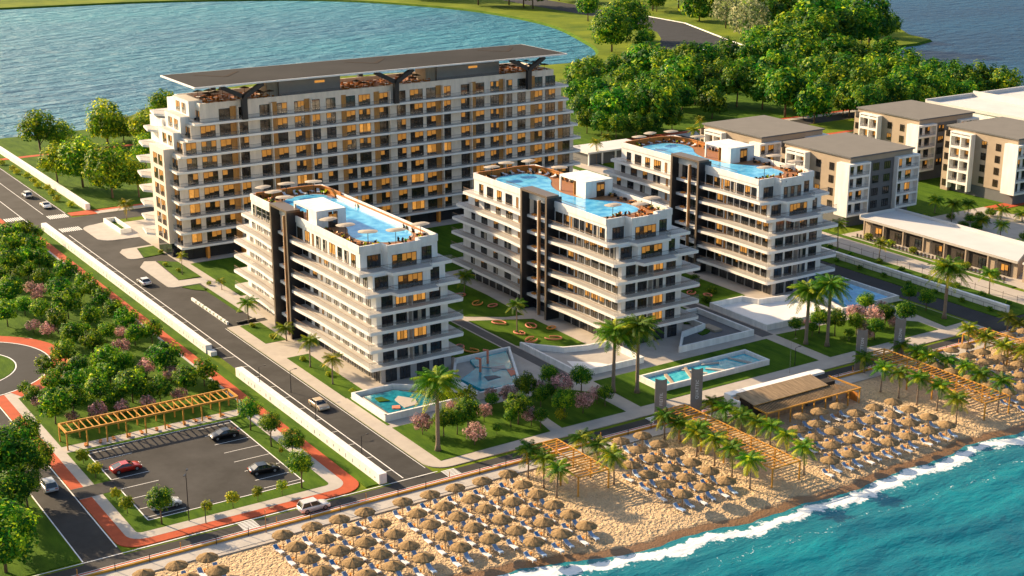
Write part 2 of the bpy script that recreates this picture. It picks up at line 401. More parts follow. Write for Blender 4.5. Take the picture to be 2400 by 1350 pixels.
# grassy banks down to the water
mb = MB()
def bank(pts, closed, inward):
    n = len(pts)
    for i in range(n if closed else n - 1):
        a = Vector((*pts[i], 0)); b_ = Vector((*pts[(i + 1) % n], 0)); d = (b_ - a)
        if d.length < .01: continue
        o1 = Vector((d.y, -d.x, 0)).normalized() * inward
        mb.quad([a + Vector((0, 0, -.03)), b_ + Vector((0, 0, -.03)), b_ + o1 * 1.8 + Vector((0, 0, -1.4)), a + o1 * 1.8 + Vector((0, 0, -1.4))], 'grass')
bank(LAKE_S, True, -1); bank(outer[1:-2], False, 1)
struct('shore_bank', mb)
mb = MB(); mb.quad([(-900, 300, -1), (448, 300, -1), (448, 1200, -1), (-900, 1200, -1)], 'lake'); struct('lake', mb)
mb = MB(); mb.quad([(449, -300, -1), (4500, -300, -1), (4500, 3800, -1), (449, 3800, -1)], 'east_water'); struct('open_water', mb)

SH = [(-60, 142), (60, 142), (80, 142.6), (92.3, 141.4), (97, 139.9), (103, 137.9), (110, 136.6), (119, 136.2), (128, 135.3), (137.6, 135.0), (143.2, 134.8), (152.3, 135.2),
      (163.6, 135.8), (176, 136.6), (186, 136.2), (200, 137.5), (230, 137), (300, 139), (480, 141)]
def shore_y(x):
    for (a, ya), (b_, yb) in zip(SH, SH[1:]):
        if a <= x <= b_:
            t = (x - a) / (b_ - a); t = t * t * (3 - 2 * t); return ya + (yb - ya) * t + .30 * math.sin(x * .33) + .16 * math.sin(x * .87 + 1) + .08 * math.sin(x * 2.1)
    return SH[0][1] if x < SH[0][0] else SH[-1][1]
SEA_Z = -.55
def grid(xs, ys, zf, mt, name, off=True, smooth=True):
    nx, ny = len(xs), len(ys); v = []; o = []
    for y in ys:
        for x in xs:
            d = shore_y(x) - y; v.append((x, y, zf(x, y, d))); o.append(d)
    f = [(j * nx + i, j * nx + i + 1, (j + 1) * nx + i + 1, (j + 1) * nx + i) for j in range(ny - 1) for i in range(nx - 1)]
    me = bpy.data.meshes.new(name); me.from_pydata(v, [], f); me.materials.append(M[mt])
    at = me.attributes.new('off', 'FLOAT', 'POINT'); at.data.foreach_set('value', o)
    me.polygons.foreach_set('use_smooth', [smooth] * len(f)); me.update()
    ob = bpy.data.objects.new(name, me); COL.objects.link(ob); return ob
def fr(a, b, s):
    n = max(1, int(round((b - a) / s))); return [a + (b - a) * i / n for i in range(n)]
from mathutils import noise as N_
def sandz(x, y, d):
    s = -d            # metres inland from the waterline
    base = 0 if s > 7 else -(7 - s) * .085 - max(0, -s) * .06
    if s < 2.2 and s > -1: base -= .05 * math.sin((s - .2) * 2)
    base -= (.045 if y < 166.3 else 0)
    nn = N_.noise(Vector((x * .9, y * .9, 0))) * .10 + N_.noise(Vector((x * 2.7, y * 2.7, 3))) * .05
    return base + nn * min(1, max(0, (s - 2) / 2)) * (1 if y < 166 else 0)
tag(grid(fr(-60, 66, 4) + fr(66, 212, .45) + fr(212, 330, 1.2) + fr(330, 450, 6) + [450], fr(126, 168.3, .45) + [168.3], sandz, 'sand', 'beach'), kind='structure')
def seaz(x, y, d):
    z = SEA_Z
    f = min(1, max(0, d / 4))
    z += .10 * f * math.sin(d * .95 + .8 * math.sin(x * .11) + N_.noise(Vector((x * .06, y * .06, 0))) * 3)
    z += .13 * f * N_.noise(Vector((x * .16, y * .45, 1))) + .07 * f * N_.noise(Vector((x * .5, y * .9, 4)))
    if -1.5 < d < 2.5: z += .16 * math.exp(-((d - .7) / .8) ** 2) * (.6 + .4 * N_.noise(Vector((x * .5, 0, 0))))
    return z
tag(grid([-800, -200] + fr(-60, 80, 5) + fr(80, 200, .5) + fr(200, 448, 4) + [448, 448.9], [-600, -100, 40] + fr(80, 100, 2) + fr(100, 144, .45) + [144], seaz, 'sea', 'sea'), kind='structure')

# ---------------------------------------------------------------- roads
mb = MB()
mb.box(91.2, 98.6, 173.4, 349, -.5, 0, 'asphalt')                        # main road beside the long wall
mb.box(84.2, 99.6, 349.01, 520, -.5, 0.0, 'asphalt')
mb.box(98.61, 107.4, 254.2, 348.99, -.5, -.004, 'asphalt')
mb.box(99.61, 420, 348.99, 357, -.5, -.004, 'asphalt')
struct('main_road', mb)
mb = MB(); mb.box(-300, 222.2, 171.1, 173.39, -.5, .0, 'asphalt'); mb.box(222.3, 450, 171.1, 177.0, -.5, 0, 'asphalt'); struct('beach_road', mb)
mb = MB(); mb.box(45.8, 51.1, 173.4, 243, -.5, 0, 'asphalt'); mb.box(45.8, 51.1, 271, 420, -.5, 0, 'asphalt')
mb.prism(arc(48.5, 257, 16.6, 0, 352, 44), -.5, .140, 'asphalt_dark'); mb.box(-200, 35, 253, 261, -.5, 0, 'asphalt')
struct('side_road', mb)
mb = MB(); mb.box(223.2, 229.3, 177.01, 345, -.5, 0, 'asphalt_dark'); struct('resort_road', mb)
mb = MB(); pk = [(57.1, 181.1), (80.9, 181.1), (80.9, 209.6), (57.1, 209.6)]
mb.prism(pk, -.3, .03, 'asphalt'); mb.box(51.11, 57.09, 193.1, 196.9, -.3, .026, 'asphalt'); struct('parking_lot', mb)
mb = MB(); mb.prism([(492, 628), (489, 592), (476, 560), (463, 528), (456, 508), (445, 503), (425, 512), (418, 520), (428, 535), (441, 550), (455, 571), (464, 596), (468, 630)], -.3, .05, 'asphalt_dark')
mb.prism([(492, 628.1), (468, 630.1), (470, 700), (480, 900), (500, 900), (494, 700)], -.3, .05, 'asphalt_dark')
struct('park_road', mb)
mb = MB()
for a, b_ in zip([(492.6, 628), (489.7, 591.6), (476.8, 559.5), (463.8, 527.5), (456.5, 507.3), (445, 502)], [(489.7, 591.6), (476.8, 559.5), (463.8, 527.5), (456.5, 507.3), (445, 502), (425, 511)]):
    mb.beam((*a, .12), (*b_, .12), .9, .25, 'paint')
struct('park_road_kerb', mb)
# painted markings
mb = MB(); z = .006
def line(x0, y0, x1, y1, w=.16, zz=z):
    d = Vector((x1 - x0, y1 - y0, 0)).normalized(); n = Vector((-d.y, d.x, 0)) * w / 2
    mb.quad([Vector((x0, y0, zz)) - n, Vector((x1, y1, zz)) - n, Vector((x1, y1, zz)) + n, Vector((x0, y0, zz)) + n], 'paint')
line(93.75, 174.6, 93.75, 340, .17); line(98.3, 176, 98.3, 254, .10)
for y in range(178, 340, 6): line(91.5, y + .2, 93.6, y, .10)
line(94.3, 364, 94.3, 500, .15); line(88.8, 358, 88.8, 500, .17); line(99.3, 362, 99.3, 500, .13)
line(-20, 173.9, 99.2, 173.9, .17, .012); line(53, 174.02, 84, 174.02, .12, .012)
line(-20, 171.25, 450, 171.25, .10)
line(51.0, 176, 51.0, 240, .17); line(45.9, 174.2, 45.9, 240, .17)
def zebra(x0, x1, y0, y1, n, along='x'):
    if along == 'x':      # bars run along x
        for i in range(n):
            yy = y0 + (y1 - y0) * (i + .5) / n; line(x0, yy, x1, yy, (y1 - y0) / n * .52)
    else:
        for i in range(n):
            xx = x0 + (x1 - x0) * (i + .5) / n; line(xx, y0, xx, y1, (x1 - x0) / n * .55)
zebra(67.2, 69.6, 171.3, 173.7, 6); zebra(99.6, 101.9, 171.3, 173.7, 6); zebra(138.2, 140.8, 171.3, 173.7, 6)
zebra(94.3, 99.2, 358, 361.8, 10, 'y'); zebra(93.2, 98.2, 343.6, 347.4, 10, 'y'); zebra(84.4, 88.7, 361, 364.5, 8, 'y')
for r_, zz in ((10.4, .150), (16.45, .150)):
    pp = arc(48.5, 257, r_, 0, 360, 64)
    for a, b_ in zip(pp, pp[1:]): line(*a, *b_, .22, zz)
struct('road_markings', mb)

# ---------------------------------------------------------------- paved paths (kerbed sheets)
mb = MB()
def ring(out, inn, z1, mt):
    # polygon ring between two outlines with equal point counts
    n = len(out)
    for i in range(n):
        j = (i + 1) % n
        mb.quad([(*out[i], z1), (*out[j], z1), (*inn[j], z1), (*inn[i], z1)], mt)
        mb.quad([(*out[i], -.2), (*out[j], -.2), (*out[j], z1), (*out[i], z1)], mt)
def outl(x0, x1, y0, y1, r): return rnd(x0, x1, y0, y1, r, 6)
mb.prism(outl(51.2, 87.6, 174.3, 346, [3.2, 3.4, .1, .1]), -.3, .10, 'red_path'); struct('red_path', mb)
mb = MB(); mb.prism(outl(53.0, 85.7, 176.2, 345, [2.4, 2.6, .1, .1]), -.25, .112, 'paving_light')
mb.box(51.2, 53.0, 193, 197, -.2, .112, 'paving_light'); struct('park_paving', mb)
mb = MB()
mb.prism(outl(54.6, 83.6, 178.2, 210.6, [.8, .8, .05, .05]), -.2, .125, 'grass')
# hole for the car park is covered by raising its sheet instead
struct('parking_lawn', mb)
for n_ in ('parking_lot',): bpy.data.objects[n_].location.z = .12
bpy.data.objects['road_markings'].location.z = 0
mb = MB(); z = .0
def line2(x0, y0, x1, y1, w=.16, zz=.158):
    d = Vector((x1 - x0, y1 - y0, 0)).normalized(); n = Vector((-d.y, d.x, 0)) * w / 2
    mb.quad([Vector((x0, y0, zz)) - n, Vector((x1, y1, zz)) - n, Vector((x1, y1, zz)) + n, Vector((x0, y0, zz)) + n], 'paint')
line2(57.2, 209.5, 80.8, 209.5); line2(80.8, 209.4, 80.8, 181.2); line2(80.7, 181.2, 57.2, 181.2); line2(57.2, 209.4, 57.2, 197.1); line2(57.2, 192.9, 57.2, 181.3)
for y in (208.4, 205.1, 201.1, 197.1, 193.2, 189.2, 185.3, 182.2): line2(57.3, y, 63, y, .11)
for y in (208.4, 205.1, 201.1, 197.3, 193.3, 189.3, 185.4, 182.2): line2(74.9, y, 80.7, y, .11)
struct('parking_bay_lines', mb)
mb = MB(); mb.box(54.62, 83.5, 210.61, 213.2, -.2, .118, 'paving_light'); struct('pergola_paving', mb)
mb = MB(); mb.prism([(54.6, 213.21), (83.6, 213.21), (85.2, 216), (85.2, 344.9), (35, 344.9), (35, 274.5), (40, 274.9), (48.5, 277.2), (58, 274.6), (65, 268.5), (68.2, 260), (68, 252), (64, 244), (58, 239.2), (54.6, 238)], -.2, .13, 'grass')
struct('park_lawn', mb)
mb = MB()
o_, i_ = arc(48.5, 257, 19.8, -70, 190, 40), arc(48.5, 257, 16.62, -70, 190, 40)
for k in range(40):
    mb.quad([(*o_[k], .15), (*o_[k + 1], .15), (*i_[k + 1], .15), (*i_[k], .15)][::1], 'red_path')
struct('roundabout_path', mb)
mb = MB(); mb.prism(arc(48.5, 257, 10.2, 0, 355, 40), -.2, .20, 'grass'); struct('roundabout_lawn', mb)
mb = MB(); mb.box(87.61, 89.65, 174.6, 350, -.2, .11, 'grass'); struct('verge', mb)
mb = MB(); mb.box(-300, 45.6, 174.4, 252, -.2, .08, 'grass'); mb.box(-300, 45.6, 262, 420, -.2, .08, 'grass'); struct('side_lawn', mb)
mb = MB(); mb.box(83, 84.1, 350, 520, -.2, .1, 'red_path'); mb.box(79, 82.9, 350, 520, -.2, .09, 'grass'); struct('far_verge', mb)
# promenade
mb = MB(); mb.box(-300, 450, 169.95, 171.09, -.3, .02, 'red_path'); struct('cycle_lane', mb)
mb = MB(); mb.box(-300, 450, 166.7, 169.5, -.6, .14, 'paving_light'); mb.box(80, 104, 166.0, 166.69, -.6, .10, 'paving'); mb.box(60.5, 70, 166.0, 166.69, -.6, .10, 'paving'); struct('promenade', mb)
mb = MB(); mb.box(-300, 450, 169.51, 169.94, -.3, .42, 'kerb_yellow', 'kerb_yellow'); mb.box(-300, 450, 169.80, 169.945, .42, .47, 'paint')
kb = mb.build('promenade_kerb'); tag(kb, 'low yellow kerb wall running along the promenade beside the beach road', 'kerb')
# resort paving
mb = MB()
mb.prism([(98.7, 178)] + arc(102, 177.6, 3.3, 180, 270, 8) + [(222.1, 174.3), (222.1, 345), (107.41, 345), (107.41, 254.1), (98.7, 254.1)], -.3, .10, 'paving'); struct('resort_paving', mb)
mb = MB()
lawns = [[(101.1, 208.0), (105.3, 208), (105.4, 231.8), (101.1, 231.8)], [(101.1, 241.3), (105.3, 241.3), (105.3, 253.6), (101.1, 253.6)],
         rnd(101.5, 122.2, 177.0, 192.3, .5) ]
lawns[2] = [(101.5, 176.8), (122.0, 177.3), (123.6, 186.0), (122.5, 192.2), (101.5, 192.3)]
lawns += [[(124.4, 177.5), (137.2, 177.5), (137.4, 188), (133, 193.5), (125.5, 191)], [(140.6, 177.9), (181.6, 178.3), (181.8, 192.4), (141.0, 191.8)],
          [(184.6, 178.4), (213.5, 178.6), (213.8, 184), (206, 192), (184.9, 193.2)], [(216, 178.9), (221.8, 179.2), (221.8, 195.2), (218, 196)]]
lawns += [[(140.9, 234.9), (147.6, 230.3), (151.2, 229.6), (152.2, 245), (152.1, 254), (149, 262), (139.9, 262), (139.9, 240)],
          [(140.0, 232.2), (151.5, 226.4), (151.3, 207), (149.8, 206.4), (145.2, 208.0), (141.8, 212.1), (139.9, 214.8)],
          [(127, 213.2), (136.9, 213.2), (136.9, 262), (127, 262)], [(101.3, 193.6), (101.8, 193.6), (101.8, 208), (101.3, 208)],
          [(174.5, 213.5), (181.0, 213.5), (181, 262), (174.5, 262)], [(185.5, 213.0), (197.0, 215.5), (197, 262), (185.5, 262)],
          [(139, 264), (200, 264), (200, 299), (139, 299)], [(109, 272), (137, 272), (137, 300.5), (109, 300.5)],
          [(221.0, 205), (222, 205), (222, 300), (221, 300)]]
for p in lawns: mb.prism(p, -.1, .15, 'grass')
struct('resort_lawn', mb)
mb = MB(); mb.box(137.3, 139.5, 194, 262, .0, .116, 'dark_path'); mb.box(181.9, 184.7, 193.6, 262, .0, .116, 'dark_path')
mb.quad([(137.3, 193.9, .116), (139.5, 193.9, .116), (139.5, 193.99, .116), (137.3, 193.99, .116)], 'dark_path')
struct('service_path', mb)
# drop-off aprons left of the long building
mb = MB()
mb.prism(arc(101.6, 343.3, 3.3, 90, 180, 6) + arc(101.6, 333, 3.3, 180, 270, 6) + [(107.39, 329.2), (107.39, 348.7), (101.6, 346.6)], -.2, .10, 'paving_light')
mb.prism([(98.9, 318.4)] + arc(100.2, 312.5, 1.4, 180, 270, 4) + [(101.9, 311.0), (103.3, 319.6), (107.39, 319.9), (107.39, 320.9), (100.2, 320.6)], -.2, .10, 'paving_light')
mb.prism(arc(99.9, 286.6, 1.3, 180, 270, 4) + [(107.38, 285.1), (107.38, 288.9), (102.2, 289.6), (103.2, 306.9), (101, 308), (98.7, 304)], -.2, .10, 'paving_light')
mb.box(105.4, 107.38, 256, 285, -.2, .10, 'paving_light')
struct('entrance_apron', mb)
mb = MB()
for p in ([(103.5, 319.4), (107.3, 319.7), (107.3, 312), (102.2, 311.2)], [(103.6, 306.8), (107.3, 303.5), (107.3, 290), (102.5, 290)],
          [(101, 284.6), (104.8, 284.6), (104.8, 279), (102.5, 281.5)], [(104.4, 281), (105.3, 281), (105.3, 262), (104.4, 262)]): mb.prism(p, -.2, .125, 'grass')
struct('apron_lawn', mb)
mb = MB(); mb.box(106.2, 420, 362.2, 470, -.2, .12, 'grass'); mb.prism([(106.2, 357.3), (420, 357.3), (420, 360), (106.2, 360)], -.2, .09, 'paving_light')
mb.prism([(99.9, 358.5), (104.5, 357.3), (106.1, 357.3), (106.1, 362), (99.9, 362)], -.2, .085, 'red_path')
mb.box(106.2, 420, 360.01, 361.6, -.2, .10, 'red_path'); mb.box(99.7, 104.3, 362.3, 520, -.2, .08, 'grass'); mb.box(60, 320, 436, 438.5, -.2, .135, 'red_path')
struct('garden_lawn', mb)
# east side verges
mb = MB(); mb.box(229.35, 232.9, 178, 345, -.2, .10, 'grass'); mb.box(233.75, 240.2, 176, 345, -.2, .12, 'grass'); mb.box(247.5, 249.2, 189, 345, -.2, .13, 'grass')
struct('east_verge', mb)
mb = MB(); mb.box(240.25, 247.45, 172, 345, -.2, .10, 'paving'); mb.box(249.25, 300, 172, 240, -.2, .11, 'paving'); struct('east_paving', mb)
mb = MB(); mb.box(268, 420, 240.1, 300, -.2, .02, 'grass'); mb.prism([(268, 236), (420, 236), (420, 240), (268, 240)], -.2, .06, 'red_path')
mb.box(280, 420, 226, 231, -.2, .05, 'asphalt_dark'); mb.box(268, 420, 200, 225.9, -.2, .03, 'grass'); struct('rear_garden', mb)
mb = MB(); mb.box(300, 345, 318, 324, -.2, .06, 'red_path'); mb.box(300, 440, 325, 331, -.2, .05, 'asphalt_dark'); mb.box(300, 440, 332, 334, -.2, .06, 'red_path')
mb.prism([(296, 372), (330, 372), (330, 340), (296, 340)], -.2, .05, 'paving_light'); mb.box(232, 300, 359, 362, -.1, .13, 'red_path')
mb.prism([(330, 448), (342, 436), (352, 430), (356, 420), (346, 425), (334, 436)], -.1, .14, 'red_path')
struct('park_path', mb)
# ---------------------------------------------------------------- windows
WM = {}
rw = random.Random(3)
def win_meshes(w, h, style, panes=2):
    """meshes in the x-z plane facing -y, origin at the lower left corner; frame and pane"""
    var = rw.randrange(4); key = (round(w, 2), round(h, 2), style, panes, var)
    if key in WM: return WM[key]
    f = MB(); b = .075; d = .07
    f.box(0, w, -d, 0, 0, b, 'frame_dark'); f.box(0, w, -d, 0, h - b, h, 'frame_dark')
    for i in range(panes + 1):
        x = i * (w - b) / panes; f.box(x, x + b, -d - .004 * (i % 2), 0, b, h - b, 'frame_dark')
    p = MB(); y = -.02
    for i in range(panes):
        x0 = b + i * (w - b) / panes; x1 = (i + 1) * (w - b) / panes
        def q(z0, z1, mt, a=x0, c=x1): p.quad([(a, y, z0), (c, y, z0), (c, y, z1), (a, y, z1)], mt)
        if style == 'dark': q(b, h - b, 'glass_dark')
        elif style == 'cool':
            q(b, h - b, 'glass_cool')
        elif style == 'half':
            hz = h * (.38 + .09 * ((i * 7 + var) % 3)); q(b, hz, 'glass_dark'); q(hz, h - b, 'glass_dark' if (i + var) % 4 == 3 else 'painted_amber_glow')  # upper part painted amber for the reflected gold, lower part dark glass
        elif style == 'lit': q(b, h * .2, 'glass_dark'); q(h * .2, h - b, 'room_lit' if i % 2 == 0 else 'painted_amber_glow')
        elif style == 'curtain': q(b, h - b, 'curtain' if i % 2 else 'glass_cool')
        elif style == 'bronze': q(b, h - b, 'timber_panel')
    WM[key] = (f.mesh('window'), p.mesh('pane')); return WM[key]
def add_window(parent, cnt, name, o, ang, w, h, style, panes=2, child_name='pane'):
    """o: world-ish point of the lower left corner (parent space); ang: facing, 0 = toward -y"""
    cnt[name] = cnt.get(name, 0) + 1
    fm, pm = win_meshes(w, h, style, panes)
    if cnt[name] <= 100:
        f = child(name, fm, parent, o, ang); child(child_name, pm, f)
    else:
        acc = cnt.setdefault('_' + name, MB()); Mx = Matrix.Translation(Vector(o)) @ Matrix.Rotation(ang, 4, 'Z')
        for me in (fm, pm):
            n = len(acc.v); acc.v += [tuple(Mx @ v.co) for v in me.vertices]
            for pl in me.polygons:
                acc.f.append(tuple(n + i for i in pl.vertices)); acc.mi.append(acc.m(me.materials[pl.material_index].name)); acc.t.append(0)
def add_piece(parent, cnt, name, bx, mt):
    cnt[name] = cnt.get(name, 0) + 1
    if cnt[name] <= 100: b = MB(); b.box(*bx, mt); b.build(name, parent)
    else: cnt.setdefault('_' + name, MB()).box(*bx, mt)
def flush(parent, cnt):
    for k, v in list(cnt.items()):
        if k.startswith('_'): o = v.build(k[1:], parent); tag(o, None, None, None, 'stuff')
FH = 3.25
def stylepick(weights): return rw.choices(list(weights), list(weights.values()))[0]

# ---------------------------------------------------------------- pool towers
def tower(X0, Y0, label, f1, f2, UR, pool, cabin, L=46.6, W=15.3, mirror=False):
    T = thing('apartment_tower', label, 'apartment building', (X0, Y0, 0), 0, 'apartment towers with rooftop pools'); cnt = {}
    # storey extents in v (along +Y)
    V0 = [-4.3, -3.5, -3.5, -3.4, -3.4, -2.6, 0]; V1 = [52.6, 53, 53, 53, 52.6, 50.6, L]
    UW = [1.2, 1.1, 1.1, 1.1, 1.1, 1.0, 0.0]
    wl = MB()
    for s in range(7):
        z0 = s * FH + (.16 if s else 0); z1 = (s + 1) * FH - .38 if s < 6 else 23.95
        mt = 'white_plaster' if s else 'grey_wall'
        v0, v1 = V0[s], V1[s]; u0 = UW[s]
        if s < 5: wl.box(u0, W, v0, v1, z0, z1, mt)
        elif s == 5:
            wl.prism([(u0, v0), (4.2, v0), (4.4, v0 - 1.3), (11.6, v0 - 1.3), (11.8, v0), (W, v0), (W, v1), (u0, v1)], z0, z1, mt)
        else:
            wl.prism([(0, 0), (4.2, 0), (4.45, -1.9), (10.8, -1.9), (11.0, 0), (W, 0), (W, L), (0, L), (0, f2 - .3), (1.1, f2 - .3), (1.1, f1 + .3), (0, f1 + .3)], z0, 22.9, mt)
            # parapet ring
            op = [(0, 0), (4.2, 0), (4.45, -1.9), (10.8, -1.9), (11.0, 0), (W, 0), (W, L), (0, L)]
            for a, b_ in zip(op, op[1:] + op[:1]):
                wl.beam((a[0], a[1], 23.35), (b_[0], b_[1], 23.35), .3, 1.2, 'white_plaster')
    wl.build('wall', T)
    # balcony slabs with their shaped edges
    KV = {1: (-5.1, 55.1), 2: (-5.1, 55.1), 3: (-5.1, 54.6), 4: (-5.1, 54.2), 5: (-4.4, 52.4), 6: (-2.3, 49.6)}
    for k in range(1, 7):
        a, c = KV[k]; zt = k * FH
        rt = UR - (0, 0, 0, 0, 0, .5, .9)[k]
        def lx(v):
            u = -1.15 - .55 * math.exp(-((v - (f1 + 8)) / 5.0) ** 2) * (1 if k < 6 else .6) - .35 * math.exp(-((v - (f2 - 9)) / 4.5) ** 2)
            return u
        p = [(-.9, a)] + [(4 if k > 4 else 5, a)]
        if k > 4: p = [(-.95, a), (3.5, a), (4.0, a - 1.9), (11.9, a - 1.9), (12.2, a - .2), (rt, a - .2)]
        else: p = [(-1.0, a), (4.2, a), (7.5, a - .12), (11, a), (rt - .4, a), (rt, a + .4)]
        p += [(rt, c - 1.5), (rt - 1.2, c), (-.4, c)]
        vs = [c - .4 - (c - .4 - f2) * i / 10 for i in range(11)]
        p += [(lx(v), v) for v in vs]
        if k > 0: p += [(1.25, f2 - .05), (1.25, f1 + .05)]
        vs = [f1 - (f1 - a - .5) * i / 14 for i in range(15)]
        p += [(lx(v), v) for v in vs]
        sb = MB(); sb.prism(p, zt - .42, zt + .14, 'slab_white', 'balcony_floor'); sb.build('balcony_slab', T)
        # glass balustrade round the visible edges
        rb = MB(); ins = .12
        side = [(x + ins, y) for x, y in p if x < -.5][::-1]
        for q0, q1 in zip(side, side[1:]):
            if abs(q0[1] - q1[1]) > 6 or (q0[1] - f1) * (q1[1] - f2) < 0 and abs(q0[1] - q1[1]) > 5:
                if rb.v: rb.build('balustrade', T); rb = MB()
                continue
            rb.quad([(*q0, zt + .14), (*q1, zt + .14), (*q1, zt + 1.02), (*q0, zt + 1.02)], 'balustrade'); rb.beam((*q0, zt + 1.05), (*q1, zt + 1.05), .06, .05, 'rail_bronze')
        if rb.v: rb.build('balustrade', T)
        rb = MB(); fr_ = [q for q in p if q[1] < a + .6 and q[0] > -1.2]
        for q0, q1 in zip(fr_, fr_[1:]):
            q0 = (q0[0], q0[1] + ins); q1 = (q1[0], q1[1] + ins)
            rb.quad([(*q0, zt + .14), (*q1, zt + .14), (*q1, zt + 1.02), (*q0, zt + 1.02)], 'balustrade'); rb.beam((*q0, zt + 1.05), (*q1, zt + 1.05), .05, .045, 'rail')
        rb.build('balustrade', T)
    # front portal: two dark fins, a beam across, stair landings and a bronze mast between
    for v, dz, uo in ((f2, 24.6, -.1), (f1, 24.6, -.1)):
        fb = MB(); fb.box(-1.85, 1.6, v - .26, v + .26, 0, dz, 'dark_metal'); fb.box(-1.92, -1.86, v - .28, v + .28, 0, dz, 'fin_edge'); fb.build('portal_fin', T)
    tb = MB(); tb.box(-1.92, .9, f1 - .3, f2 + .3, dz, dz + .45, 'fin_edge'); tb.build('portal_beam', T)
    fm = (f1 + f2) / 2
    gl = MB(); gl.box(.9, 1.05, f1 + .35, f2 - .35, .1, 23.2, 'glass_cool')
    for s in range(7): gl.box(.84, .899, f1 + .36, f2 - .36, s * FH + 1.0, s * FH + 1.10, 'frame_dark')
    for v in (f1 + 1.6, fm, f2 - 1.6): gl.box(.82, .899, v - .05, v + .05, .1, 23.2, 'frame_dark')
    gl.build('stair_glazing', T)
    for s in range(1, 7):
        lb = MB(); lb.box(-.7, .81, f1 + .33, f2 - .33, s * FH - .35, s * FH + .15, 'slab_white'); lb.build('landing', T)
        gb = MB(); gb.box(-.4, .3, f1 + 1.1, f1 + 2.0, s * FH + .16, s * FH + .65, 'table_orange'); gb.box(-.4, .3, f2 - 2.4, f2 - 1.4, s * FH + .16, s * FH + .45, 'table_orange'); gb.build('landing_seat', T)
    pb = MB(); pb.box(-1.3, -.72, fm - .9, fm - .55, 0, 23.4, 'bronze'); pb.box(-1.25, -.75, fm - .54, fm - .38, 0, 23.4, 'slab_white'); pb.build('mast', T)
    # windows of the long side (facing -X)
    for s in range(0, 7):
        zb = s * FH + (.16 if s else .1); hgt = 2.45 if s < 6 else 2.3
        v0, v1 = V0[s], V1[s]; uo = UW[s]
        if s == 0:
            v = v0 + .5
            while v < v1 - 2.2:
                if not (f1 - 2.4 < v < f2 + .6): add_window(T, cnt, 'shop_window', (uo, v + 2.2, .1), -R_(90), 2.2, 2.55, 'cool', 2)
                v += 2.75
            continue
        # right part: from f1 down to v0 ; left part: f2 up to v1
        seq = [(2.3, 'open'), (1.9, 'lit'), (.7, None), (1.7, 'w'), (1.5, 'w'), (2.2, 'w3'), (1.6, 'w'), (1.5, 'w'), (1.6, 'w'), (1.6, 'w')]
        v = f1 - .6; i = 0; gap = ((v - v0 - .6) - sum(q for q, _ in seq[:9])) / 9
        for i, (w_, kd) in enumerate(seq):
            if v - w_ < v0 + .3: break
            if kd: 
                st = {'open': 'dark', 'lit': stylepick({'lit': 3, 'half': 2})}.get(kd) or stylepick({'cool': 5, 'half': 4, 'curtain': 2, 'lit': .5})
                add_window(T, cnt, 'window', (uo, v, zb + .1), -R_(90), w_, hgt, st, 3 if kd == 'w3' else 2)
            elif s == 6 or True:
                add_window(T, cnt, 'service_door', (uo, v, zb + .1), -R_(90), w_, 2.3, 'bronze', 1, 'panel')
            v -= w_ + max(.35, gap)
        v = f2 + .7; seqL = [(1.7, 'lit'), (.7, None), (2.4, 'w3'), (1.7, 'w'), (2.3, 'w'), (1.5, 'w')]
        gap = (v1 - .6 - v - sum(q for q, _ in seqL)) / 6
        for w_, kd in seqL:
            if v + w_ > v1 - .3: break
            if kd:
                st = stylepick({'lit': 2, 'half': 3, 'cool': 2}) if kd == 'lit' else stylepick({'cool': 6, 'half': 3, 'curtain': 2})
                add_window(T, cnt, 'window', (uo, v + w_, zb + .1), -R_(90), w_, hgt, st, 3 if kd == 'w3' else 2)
            else: add_window(T, cnt, 'service_door', (uo, v + w_, zb + .1), -R_(90), w_, 2.3, 'bronze', 1, 'panel')
            v += w_ + max(.35, gap)
    # short side toward the sea (facing -Y)
    for s in range(7):
        zb = s * FH + (.16 if s else .1); v0 = V0[s]
        if s < 5:
            for u, w_, st, pn in ((2.1, 2.2, 'cool', 2), (4.9, 2.1, stylepick({'lit': 1, 'cool': 3, 'dark': 2}), 3), (8.3, 2.5, stylepick({'lit': 2, 'half': 1, 'curtain': 1}), 3), (11.6, 2.2, 'cool', 2)):
                if s == 0: st = 'cool'
                add_window(T, cnt, 'balcony_door', (u, v0, zb + .05), 0, w_, 2.5, st, pn)
            db = MB(); db.box(7.4, 7.55, v0 - 1.3, v0 - .001, zb, s * FH + FH - .37, 'grey_wall')
            if s: db.build('balcony_divider', T)
        else:
            b0 = v0 - (1.3 if s == 5 else 1.9)
            add_window(T, cnt, 'balcony_door', (1.35, v0, zb + .05), 0, 2.6, 2.4, 'cool', 3)
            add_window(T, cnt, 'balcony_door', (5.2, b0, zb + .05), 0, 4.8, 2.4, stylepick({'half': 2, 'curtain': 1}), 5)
            add_window(T, cnt, 'balcony_door', (12.1, v0, zb + .05), 0, 2.0, 2.4, 'cool', 2)
    flush(T, cnt)
    # roof terrace
    dk = MB(); dk.prism([(.3, .3), (4.3, .3), (4.6, -1.6), (10.7, -1.6), (10.9, .3), (W - .3, .3), (W - .3, L - .3), (.3, L - .3)], 22.9, 23.0, 'deck'); dk.build('roof_deck', T)
    pp = smooth_poly([(x - X0, y - Y0) for x, y in pool], 2)
    ed = MB(); ed.prism([((x - sum(q[0] for q in pp) / len(pp)) * 1.03 + sum(q[0] for q in pp) / len(pp), (y - sum(q[1] for q in pp) / len(pp)) * 1.015 + sum(q[1] for q in pp) / len(pp)) for x, y in pp], 22.95, 23.06, 'paving_light'); ed.build('pool_edge', T)
    po = MB(); po.prism(pp, 23.0, 23.09, 'pool_water'); po.build('pool', T)
    # clutter of potted planting round the terrace edge
    pl = MB(); rr = random.Random(int(X0)); spots = []
